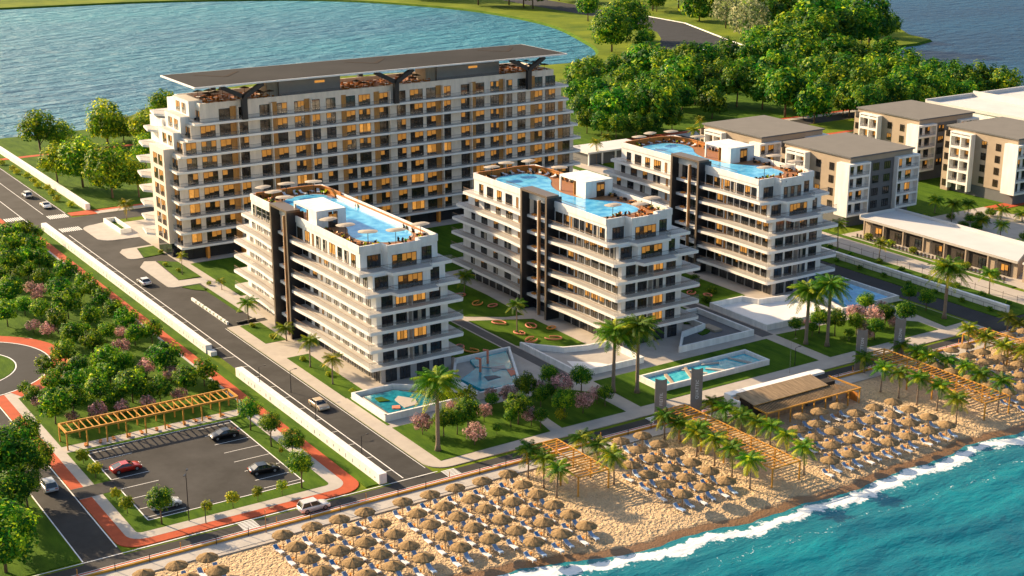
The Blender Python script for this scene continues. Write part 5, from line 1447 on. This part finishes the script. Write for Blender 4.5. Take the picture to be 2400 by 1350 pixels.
for q in TREES: put_tree(*q[:5], ZS[q[5]])
DESC = {'park': 'leafy green tree', 'near': 'round leafy tree', 'gold': 'young yellow-green tree', 'wood': 'green tree', 'lime': 'yellow-green tree', 'big': 'tall broad tree', 'pink': 'pink blossom tree', 'white': 'pale flowering tree', 'orange': 'orange-yellow bush'}
for (zone, kind), lst in ZN.items():
    for o in lst: o['group'] = ('pink blossom trees ' if kind == 'pink' else 'trees ') + zone
    word_rows(lst, DESC[kind], zone, 26 if len(lst) > 12 else 12)

# ---------------------------------------------------------------- palms
def palm_crown(seed, mt, fronds, length, droop, w):
    r = random.Random(seed); b = MB(); b.m(mt)
    for i in range(fronds):
        a = i * 2.39996 + r.uniform(-.2, .2); lift = 1.15 - 1.5 * (i / fronds) + r.uniform(-.1, .1); L = length * r.uniform(.82, 1.08) * (.8 if lift > .8 else 1)
        d = Vector((math.cos(a), math.sin(a), 0)); side = Vector((-math.sin(a), math.cos(a), 0)); n = 9; pts = []
        for k in range(n + 1):
            s = k / n; x = L * math.cos(lift * (1 - .5 * s)) * s * .95; z = L * (math.sin(lift) * s - droop * s * s * (1.05 - .35 * lift))
            pts.append(d * x + Vector((0, 0, z)))
        tn = r.uniform(.15, .5) + (.3 if r.random() < .3 else 0)
        b.tube(pts, [.05 * length / 3.5 * (1 - .8 * k / n) for k in range(n + 1)], mt, 4, False, .6)
        for k in range(1, n * 2):
            s = k / (n * 2); p0 = pts[int(s * n)].lerp(pts[min(n, int(s * n) + 1)], s * n - int(s * n)); tan = (pts[min(n, int(s * n) + 1)] - pts[int(s * n)]).normalized()
            ll = w * math.sin(math.pi * min(1, s * .86 + .14)) ** .6 * r.uniform(.85, 1.1)
            for sg in (-1, 1):
                tip = p0 + side * (sg * ll * .82) + tan * ll * .62 + Vector((0, 0, -ll * (.35 + .3 * r.random())))
                hw = tan * (L / n * .30)
                m_ = (p0 + tip) / 2 + Vector((0, 0, ll * .08))
                b.quad([p0 - hw * .4, m_ - hw * .8, tip, m_ + hw * .8, p0 + hw * .4], mt, min(1, tn + r.uniform(-.1, .15) + (.35 if lift < -.15 else 0)))
    return b.mesh('crown', tint=True)
def palm_trunk(h, r0, seed, lean=.0):
    r = random.Random(seed); b = MB(); n = 12; pts = []; rs = []
    for k in range(n + 1):
        s = k / n; pts.append((lean * s * s, lean * .4 * s * s, h * s)); rs.append(r0 * (1.7 if k == 0 else 1.15 if k == 1 else 1 + .08 * (k % 2)) * (1 - .25 * s))
    b.tube(pts, rs, 'palm_bark', 8)
    b.tube([(lean, lean * .4, h - .35), (lean, lean * .4, h + .25)], [r0 * 1.2, r0 * 1.9], 'palm_bark', 8); return b.mesh('trunk', True)
PC = {'beach': [palm_crown(100 + i, 'leaf_palm', 26, 2.65, .55, .72) for i in range(4)], 'gold': [palm_crown(110 + i, 'leaf_palm_gold', 24, 2.5, .55, .7) for i in range(2)],
      'big': [palm_crown(120 + i, 'leaf_palm', 48, 4.6, .60, 1.0) for i in range(3)], 'tiny': [palm_crown(130 + i, 'leaf_palm_gold', 13, 1.5, .5, .5) for i in range(2)]}
PTK = {}
PZ = {}
def put_palm(kind, x, y, h, zone, z0=0.1):
    key = (kind, round(h * 2) / 2)
    if key not in PTK: PTK[key] = palm_trunk(key[1], {'big': .34, 'beach': .13, 'gold': .13, 'tiny': .08}[kind], len(PTK), .25 if kind != 'big' else .1)
    t = thing('palm_tree', 'x', 'palm tree', (x, y, z0), rt.uniform(0, 6.28), 'palm trees ' + zone)
    c = child('crown', rt.choice(PC[kind]), t, (.25 if kind != 'big' else .1, .1 if kind != 'big' else .04, key[1] + .1), rt.uniform(0, 6.28)); s = rt.uniform(.92, 1.08); c.scale = (s, s, s)
    child('trunk', PTK[key], t); PZ.setdefault((zone, kind), []).append(t)
PZS=['around the first pergola', 'around the second pergola', 'around the third pergola', 'at the far right of the beach', 'behind the long pavilion', 'behind the right tower', 'beside the towers and roads', 'on the hotel front lawn', 'on the sea front']
for q in [('beach',109.2,164.4,4.3,0),
('beach',109.2,160.3,4.5,0),
('beach',109,156.7,4.3,0),
('beach',121.3,167.5,2.7,0),
('beach',121.5,163.8,2.3,0),
('beach',118.5,155.7,4.5,0),
('beach',135.4,165.1,3.9,1),
('beach',136.8,162.8,2.9,1),
('beach',136.5,158.3,3.8,1),
('beach',135.1,156.9,4.2,1),
('beach',135.2,152.8,4.3,1),
('beach',134.8,148.4,4.6,1),
('beach',134.2,143.8,4.6,1),
('beach',147.7,168.1,2.4,1),
('beach',147.8,164.8,2.5,1),
('beach',147.8,161.1,2.3,1),
('beach',147.6,157.4,2.9,1),
('beach',147.8,154.3,3,1),
('beach',147.6,150.4,3.2,1),
('beach',144.1,143,4.6,1),
('beach',183.6,169.1,2.8,2),
('beach',179.2,161,4.4,2),
('beach',179.6,157.3,4.6,2),
('beach',179.7,153.4,5,2),
('beach',180.6,149.9,4.4,2),
('beach',178.8,144.3,4.7,2),
('beach',194.1,170.1,2.9,2),
('beach',194,166.2,3,2),
('beach',193.9,163.4,2.9,2),
('beach',195.5,161.4,2.4,2),
('beach',194.6,156.4,2.9,2),
('beach',193.9,152.4,3,2),
('beach',188.5,144,5.4,2),
('gold',208.2,167,4.3,3),
('gold',208.1,163,3.8,3),
('gold',208.3,158.9,3.6,3),
('gold',207.8,154.4,4.1,3),
('gold',223,170.2,3,3),
('gold',223.4,167.7,2.5,3),
('gold',211.6,158.8,2.1,3),
('big',103.1,180.4,11.5,8),
('big',140.8,185.8,11.2,8),
('big',144,183.3,11.8,8),
('big',185.9,186.1,10.5,8),
('big',188.4,183.1,12.1,8),
('big',219.6,182.5,10.5,8),
('beach',103.4,254.8,3.9,6),
('gold',105.1,240.7,2.4,6),
('gold',102.6,225.1,4.8,6),
('gold',102.2,215.2,4.7,6),
('beach',148.6,248,4.2,6),
('beach',144.3,221.3,5.5,6),
('gold',110.3,347.3,4,6),
('beach',238.9,231,5.9,6),
('gold',240.3,219.4,3.8,6),
('beach',240.3,188.7,4.6,6),
('beach',277.8,231.4,5.6,4),
('beach',293.2,229,2.7,4),
('beach',278.1,216.9,3.3,4),
('beach',284.4,242.4,3.3,4),
('beach',288,234.9,3.3,4),
('beach',280.8,224.6,2.7,4),
('beach',295.9,224.7,2.2,4),
('gold',247.1,336.5,6.3,5),
('gold',293.3,348.2,3.4,5),
('gold',262.2,352.4,4.2,5),
('gold',308.9,363.7,2.8,5),
('tiny',104.4,293.3,4.3,7),
('tiny',107.4,278.2,1.9,7),]: put_palm(*q[:4], PZS[q[4]])
for (zone, kind), lst in PZ.items():
    word_rows(lst, {'beach': 'feathery palm', 'gold': 'yellowish palm', 'big': 'tall thick-trunked palm', 'tiny': 'small golden palm'}[kind], zone, 14 if kind != 'big' else 60)

# ---------------------------------------------------------------- straw umbrellas and loungers
def straw(seed):
    r = random.Random(seed); b = MB(); n = 30; rings = ((.0, 2.72), (.06, 2.66), (.42, 2.50), (.9, 2.32), (1.38, 2.10), (1.46, 1.97)); P_ = []
    for rr, z_ in rings:
        row = []
        for i in range(n):
            a = 2 * math.pi * i / n; k = 1 + (.035 * math.sin(i * 2.1 + seed) + r.uniform(-.025, .025)) * (rr > .3); row.append((math.cos(a) * rr * k, math.sin(a) * rr * k, z_ + r.uniform(-.02, .02) - (.06 * r.random() if rr > 1.4 else 0)))
        P_.append(row)
    for k in range(len(rings) - 1):
        for i in range(n):
            j = (i + 1) % n; b.quad([P_[k + 1][i], P_[k + 1][j], P_[k][j], P_[k][i]], 'thatch')
    for i in range(n):
        j = (i + 1) % n; b.quad([(0, 0, 2.45), P_[4][j], P_[4][i]], 'thatch')
    return b.mesh('canopy', True)
ST = [straw(i) for i in range(4)]; b = MB(); b.tube([(0, 0, -.1), (0, 0, 2.5)], .055, 'pole_wood', 6); STP = b.mesh('pole')
def lounger(cushion, towel=None):
    f = MB(); L = 1.0
    f.box(-.33, .33, -1.05, .30, .26, .33, 'lounger_white')
    f.quad([(-.33, .30, .33), (.33, .30, .33), (.33, .98, .74), (-.33, .98, .74)], 'lounger_white'); f.quad([(-.33, .30, .26), (-.33, .98, .67), (.33, .98, .67), (.33, .30, .26)], 'lounger_white')
    for x in (-.33, .33): f.quad([(x, .30, .26), (x, .98, .67), (x, .98, .74), (x, .30, .33)], 'lounger_white')
    f.quad([(-.33, .98, .67), (-.33, .98, .74), (.33, .98, .74), (.33, .98, .67)], 'lounger_white')
    for x in (-.28, .28):
        for y in (-.95, .2, .8): f.box(x - .03, x + .03, y - .03, y + .03, 0, .26 if y < .5 else .5, 'lounger_white')
    c = MB(); c.box(-.29, .29, -1.0, .27, .331, .39, cushion)
    c.quad([(-.28, .32, .39), (.28, .32, .39), (.28, .90, .745), (-.28, .90, .745)], towel or cushion)
    c.tube([(-.27, .86, .78), (.27, .86, .78)], .07, towel or cushion, 7)
    return f.mesh('frame'), c.mesh('cushion')
LK = {'white': lounger('lounger_white', 'lounger_blue'), 'blue': lounger('lounger_blue'), 'towel': lounger('lounger_white', 'towel_blue')}
b = MB(); b.disc((0, 0, .45), .24, 'table_orange', 12); b.tube([(0, 0, 0), (0, 0, .44)], .10, 'table_orange', 7); BT = b.mesh('beach_table')
rb_ = random.Random(5)
def beach_set(x, y, ur, blockname, mode='grid'):
    z_ = -.05; y0 = y
    u = thing('straw_umbrella', 'x', 'beach umbrella', (x, y, z_), rb_.uniform(0, 6), 'straw beach umbrellas'); child('canopy', rb_.choice(ST), u); child('pole', STP, u)
    u.rotation_euler.x = rb_.uniform(-.03, .03); u.rotation_euler.y = rb_.uniform(-.03, .03)
    lab = ur
    u['label'] = 'straw umbrella, ' + lab
    for sx, kd, w_ in ((-1.02, 'white' if rb_.random() < .7 else 'towel', 'left'), (1.0, 'blue', 'right')):
        kd_ = kd if not (blockname != 'left block' and w_ == 'left' and rb_.random() < .5) else 'blue'
        l = thing('sun_lounger', '%s lounger left of straw umbrella, %s' % ({'white': 'white', 'towel': 'white', 'blue': 'blue'}[kd_], lab) if w_ == 'left' else 'blue lounger right of straw umbrella, %s' % lab, 'sun lounger',
                  (x + sx + rb_.uniform(-.08, .08), y - .55 + (.25 if sx > 0 else 0) + rb_.uniform(-.15, .15), z_), rb_.uniform(-.10, .10) + (.06 if sx < 0 else -.06), 'sun loungers on the beach')
        child('frame', LK[kd_][0], l); child('cushion', LK[kd_][1], l)
    o = bpy.data.objects.new('beach_table', BT); COL.objects.link(o); o.location = (x - .38, y + .18, z_); tag(o, 'orange table at straw umbrella, ' + lab, 'side table', 'small orange tables under the umbrellas')
def block(cols, rows, name, skip=()):
    for j, y in enumerate(rows):
        n = 0
        for i, x in enumerate(cols):
            if (i, j) in skip: continue
            if y - shore_y(x) < 3.3: continue
            n += 1
            beach_set(x + rb_.uniform(-.12, .12), y + rb_.uniform(-.12, .12), '%s from left, %s row from road, %s' % (ORD[n], ORD[j + 1], name), name)
block([46.2, 50.3, 54.6, 58.6], [163.0, 159.0], 'far left corner', ((0, 0), (0, 1), (1, 1)))
block([69.6, 73.8, 77.8, 82.0, 87.7, 92.1, 96.4, 100.8, 105.1], [163.7, 159.5, 155.6, 151.7, 147.8, 143.9], 'left block')
block([122.3, 126.4, 130.5], [164.4, 160.4, 156.5, 152.5, 148.5, 144.7], 'between pergolas', ((0, 0), (0, 1)))
block([148.2, 152.5, 156.6, 160.8, 165.0, 169.5, 173.7], [156.8, 153.2, 149.5, 145.6, 141.8], 'below the bar', ((5, 0), (6, 0), (0, 0), (0, 1), (0, 2), (1, 0), (3, 1), (0, 3)))
block([193.5, 197.7, 201.9, 206.0], [165.4, 161.8, 157.9, 154.0, 150.0, 146.0, 142.4], 'right block')
block([217.5, 221.7, 225.9, 230.1, 234.3], [165.4, 161.8, 157.9, 154.0, 150.0], 'far right block')

# ---------------------------------------------------------------- cars
def car_meshes(paint, kind='sedan'):
    L, Wd = 4.6, 1.86; hw = Wd / 2
    H1 = {'sedan': 1.42, 'suv': 1.62, 'coupe': 1.36}[kind]
    # side profile (y forward), body up to the belt line
    low = [(-2.28, .42), (-2.24, .80), (-2.05, .93), (-1.2, .98), (.9, .95), (1.55, .88), (2.10, .74), (2.27, .55), (2.28, .32), (1.9, .24), (-1.9, .24)]
    b = MB(); secs = ((-hw, .90), (-hw * .985, .97), (-hw * .90, 1.0), (hw * .90, 1.0), (hw * .985, .97), (hw, .90)); idx = []
    k = b.m(paint)
    for x, s in secs:
        row = []
        for y, z_ in low: row.append(len(b.v)); b.v.append((x, y * (.985 if s < 1 else 1) * (s ** .3), .24 + (z_ - .24) * s))
        idx.append(row)
    n = len(low)
    for i in range(len(idx) - 1):
        for j in range(n):
            j2 = (j + 1) % n; b.f.append((idx[i][j], idx[i + 1][j], idx[i + 1][j2], idx[i][j2])); b.mi.append(k); b.t.append(0)
    b.f.append(tuple(idx[0])); b.mi.append(k); b.t.append(0); b.f.append(tuple(idx[-1][::-1])); b.mi.append(k); b.t.append(0)
    # cabin: glass box with painted roof and pillars
    y0, y1, y2, y3 = {'sedan': (-1.75, -1.05, .35, 1.10), 'suv': (-2.12, -1.75, .30, 1.05), 'coupe': (-2.0, -.75, .25, 1.15)}[kind]
    g = MB(); bt, tp = hw * .93, hw * .74
    A = [(-bt, y0, .95), (bt, y0, .95), (bt, y3, .93), (-bt, y3, .93)]; T_ = [(-tp, y1, H1 - .04), (tp, y1, H1 - .04), (tp, y2, H1 - .04), (-tp, y2, H1 - .04)]
    for q in ((0, 1), (1, 2), (2, 3), (3, 0)): g.quad([A[q[0]], A[q[1]], T_[q[1]], T_[q[0]]], 'car_glass')
    r_ = MB(); tp2 = tp * 1.02
    r_.prism([(-tp2, y1 - .04), (tp2, y1 - .04), (tp2, y2 + .04), (-tp2, y2 + .04)], H1 - .05, H1 + .01, paint)
    for i in range(4): r_.beam(A[i], T_[i], .10, .07, paint)
    for sx in (-1, 1):
        ym = (y0 + y3) / 2 - .05; r_.beam((sx * bt * 1.003, ym, .95), (sx * tp * 1.01, (y1 + y2) / 2 - .05, H1 - .04), .05, .09, paint)
    w = MB(); w.tube([(-.12, 0, 0), (.12, 0, 0)], .34, 'tyre', 16); w2 = MB(); w2.tube([(-.135, 0, 0), (.135, 0, 0)], .21, 'rim', 12)
    hl = MB(); hl.box(-.17, .17, -.04, .03, -.06, .06, 'headlight'); tl = MB(); tl.box(-.2, .2, -.03, .03, -.06, .06, 'tail_red')
    mr = MB(); mr.box(-.09, .09, -.05, .05, -.06, .06, paint)
    return dict(b=b.mesh('body', True), g=g.mesh('window'), r=r_.mesh('roof'), w=w.mesh('tyre', False), w2=w2.mesh('rim'), hl=hl.mesh('headlight'), tl=tl.mesh('tail_light'), mr=mr.mesh('mirror'))
def car(label, x, y, z_, heading, paint, kind='sedan'):
    m_ = car_meshes('paint_' + paint, kind)
    t = thing('car', label, 'car', (x, y, z_ + .01), R_(-heading)); body = child('body', m_['b'], t); child('window', m_['g'], t); child('roof', m_['r'], t)
    for sx in (-1, 1):
        for yy in (-1.38, 1.42):
            w = child('wheel', m_['w'], t, (sx * .84, yy, .34)); child('rim', m_['w2'], w)
        child('headlight', m_['hl'], t, (sx * .64, 2.22, .62)); child('tail_light', m_['tl'], t, (sx * .62, -2.25, .78)); child('mirror', m_['mr'], t, (sx * 1.0, .78, .98))
car('red car with blue windows parked at the left side of the car park', 60.1, 199.2, .15, 90, 'red', 'coupe')
car('black car parked in the upper right corner of the car park', 77.3, 203.2, .15, -90, 'black', 'coupe')
car('black car parked at the right edge of the car park, below the other', 77.2, 187.5, .15, 95, 'black', 'sedan')
car('white car parked behind a round tree in the car park', 60.6, 184.0, .15, 90, 'white', 'suv')
car('white car with black sunroof driving along the beach road', 78.0, 172.1, 0, 90, 'white', 'suv')
car('silver car driving on the side road at the left edge', 48.6, 199.4, 0, 0, 'silver', 'suv')
car('beige car driving on the main road beside the white wall', 95.6, 206.9, 0, 180, 'beige', 'sedan')
car('white car in the middle of the main road opposite the hotel corner', 95.2, 291.3, 0, 0, 'pearl', 'sedan')
car('white car just beyond the zebra crossings on the main road', 97.0, 371.2, 0, 180, 'white', 'coupe')
car('white car farthest up the main road, near the upper left wall', 96.2, 385.6, 0, 0, 'white', 'suv')

# ---------------------------------------------------------------- lamps, rails, small things
def lamp_post(label, x, y, h, arm=None, z_=.1, mt='dark_metal', heads=1, rz=0):
    t = thing('street_lamp', label, 'street lamp', (x, y, z_), rz); b = MB(); b.tube([(0, 0, 0), (0, 0, h)], [.08, .05], mt, 6); b.build('pole', t)
    for k in range(heads):
        s = 1 if k == 0 else -1
        b = MB(); b.beam((0, 0, h), (s * .9, 0, h + .12), .05, .05, mt); b.build('arm', t); b = MB(); b.box(min(s * .75, s * 1.25), max(s * .75, s * 1.25), -.13, .13, h + .08, h + .17, mt, mt); b.build('lamp_head', t)
lamp_post('tall black twin-headed lamp standing at the front edge of the car park', 61.9, 178.0, 7.2, heads=2, rz=R_(60))
lamp_post('short dark lamp on the pavement between car park and beach road', 63.6, 176.1, 3.0)
lamp_post('dark lamp next to the gap in the main road wall', 90.5, 219.5, 4.2)
lamp_post('dark lamp beside the roadside wall, just uphill of the beige car', 94.6, 215.8, 4.0, z_=0)
lamp_post('dark lamp beside the roadside wall, second from the beach road', 91.3, 199.0, 4.2)
lamp_post('dark lamp beside the roadside wall, closest to the beach road', 91.3, 183.0, 4.2)
lamp_post('thin pale lamp at the edge of the central sea lawn beside the turquoise pool', 172.5, 176.2, 6.2, mt='balustrade')
lamp_post('thin dark lamp at the edge of the central sea lawn, nearer the diagonal path', 176.0, 178.6, 3.4)
lamp_post('bent golden lamp on the promenade beside the left zebra crossing', 69.4, 168.9, 3.4, mt='bronze')
rl = MB(); x = 40
while x < 330:
    rl.box(x, x + .06, 169.1, 169.16, .14, 1.1, 'rail'); x += 4.4
o = rl.build('promenade_posts'); 
bpy.data.objects.remove(o)
for i in range(46):
    x = 44 + i * 4.6
    b = MB(); b.tube([(0, 0, 0), (0, 0, 1.25)], .06, 'rail' if i % 3 else 'pergola_wood', 6); o = b.build('bollard', None, loc=(x, 169.25 if i % 3 else 170.3, .14 if i % 3 else .02)); tag(o, 'x', 'bollard', 'posts along the promenade'); SB = globals().setdefault('SB', []); SB.append(o)
for i in range(0, len(SB)): SB[i]['label'] = '%s post along the promenade kerb, counted from the left beach corner' % ORD[i + 1]
# railing along the east path
fe = MB()
for i in range(40):
    fe.box(240.3, 240.36, 178 + i * 3.6, 178.06 + i * 3.6, .1, 1.6, 'rail')
fe.box(240.31, 240.35, 178, 320, 1.2, 1.25, 'rail'); o = fe.build('fence'); tag(o, 'thin dark post fence beside the paved walk in front of the long pavilion', 'fence')
# coral coloured ring seats on the lawns between the towers
rgs = []
for (x, y, s, open_) in ((144.2, 227.6, 1.5, 0), (144.2, 220.3, 1.3, 1), (143.8, 215.6, 1.7, 1), (148.4, 222.6, 1.6, 0), (151.0, 219.4, 1.1, 0), (147.2, 240.5, 1.6, 1), (149.0, 237.5, 1.2, 0), (146.5, 247.3, 1.8, 1), (147.9, 214.2, 1.6, 1), (131.2, 216.6, 1.5, 1), (130.6, 219.6, 1.1, 0), (188.4, 222.5, 1.4, 1), (192.3, 226.0, 1.5, 1), (190.2, 219.4, 1.1, 0), (177.6, 219, 1.3, 1)):
    b = MB(); a1 = 300 if open_ else 360; pts = arc(0, 0, s, 0, a1, 14, s * .62)
    b.tube([(px, py, .22) for px, py in pts], .13, 'ring_coral' if rb_.random() < .7 else 'table_orange', 6); b.tube([(px, py, .06) for px, py in pts[::7]], .05, 'ring_coral', 5)
    o = b.build('curved_bench', None, loc=(x, y, .15)); o.rotation_euler.z = rb_.uniform(0, 3); tag(o, 'x', 'curved bench', 'curved coral benches on the tower lawns'); rgs.append(o)
word_rows(rgs, 'curved coral bench', 'on the tower lawns', 9)
# low hedges and flower beds
def shrub_row(label, pts, r_, mt, zone):
    for i, (x, y) in enumerate(pts):
        t = thing('shrub', 'x', 'bush', (x, y, .1), rt.uniform(0, 6), 'low shrubs ' + zone); c = child('crown', rt.choice(CR[mt]), t, (0, 0, r_ * .62)); c.scale = (r_, r_, r_ * .8); k = child('stem', TRS[0], t); k.scale = (r_, r_, r_); SHR.setdefault((label, zone), []).append(t)
SHR = {}
shrub_row('orange-green shrub', [(101.0, 430), (101.6, 420), (102.4, 409), (102.2, 401), (101.6, 395), (102.3, 384), (101.3, 376), (102.6, 368), (101.4, 415), (103, 391)], 1.25, 'orange', 'beside the upper main road')
shrub_row('dark low shrub', [(99.6, 257 + i * 1.9) for i in range(9)], .42, 'park', 'on the forecourt kerb')
shrub_row('low green shrub', [(231.2, 181 + i * 7.1) for i in range(22)], .8, 'park', 'beside the right resort road')
shrub_row('green shrub', [(250.9, 196), (251, 204), (250.8, 219), (251, 226), (251.2, 233), (243.2, 243), (277, 239), (283, 236), (290, 233)], 1.3, 'gold', 'around the long pavilion')
shrub_row('dark green shrub', [(126.2 + (i % 3) * .3, 216 + i * 4.3) for i in range(10)] + [(129 + (i * 37 % 70) / 10, 224 + i * 5.2) for i in range(7)], 1.1, 'park', 'behind the left tower')
shrub_row('mixed green shrub', [(175.6 + (i * 53 % 45) / 10, 216 + i * 4.4) for i in range(10)], 1.1, 'park', 'behind the middle tower')
shrub_row('green garden shrub', [(187 + (i * 53 % 80) / 10, 216 + i * 4.4) for i in range(10)], 1.2, 'near', 'before the right tower')
shrub_row('leafy hedge shrub', [(236.8 + (i % 3) * .8, 181 + i * 7.3) for i in range(20)], .95, 'park', 'on the lawn beside the paved walk')
shrub_row('bushy garden shrub', [(270 + (i * 71 % 330) / 10, 203 + (i * 37 % 310) / 10) for i in range(18)], 1.7, 'near', 'behind the long pavilion')
shrub_row('small lawn shrub', [(103.2, 209.6), (103.4, 219.2), (103, 229), (103.4, 243.6), (103, 251.8), (106.6, 312.6), (104.5, 296), (103.8, 302), (106.4, 283)], .7, 'gold', 'along the main road pavement')
for (label, zone), lst in SHR.items(): word_rows(lst, label, zone, 2000)
for (label, zone), lst in SHR.items():
    if len(lst) > 9:
        lst.sort(key=lambda o: picpos(o.location)[0])
        for i, o in enumerate(lst): o['label'] = '%s %s, %s counted from the left' % (label, zone, ORD[i + 1])
# slatted path furniture under the car park pergola: timber loungers
for i in range(11):
    b = MB(); b.quad([(0, 0, .35), (.5, 0, .35), (.5, 1.2, .35), (0, 1.2, .35)], 'screen_wood'); b.quad([(0, 0, .33), (0, 1.2, .33), (.5, 1.2, .33), (.5, 0, .33)], 'screen_wood'); b.beam((.25, .1, .05), (.25, .9, .5), .08, .08, 'screen_wood'); b.box(.05, .45, .5, .6, .0, .33, 'screen_wood')
    o = b.build('timber_bench', None, loc=(57.5 + i * 2.3, 211.2, .12)); o.rotation_euler.z = rb_.uniform(-.5, .5); tag(o, 'small timber bench under the car park pergola, %s from the left' % ORD[i + 1], 'bench', 'benches under the car park pergola')
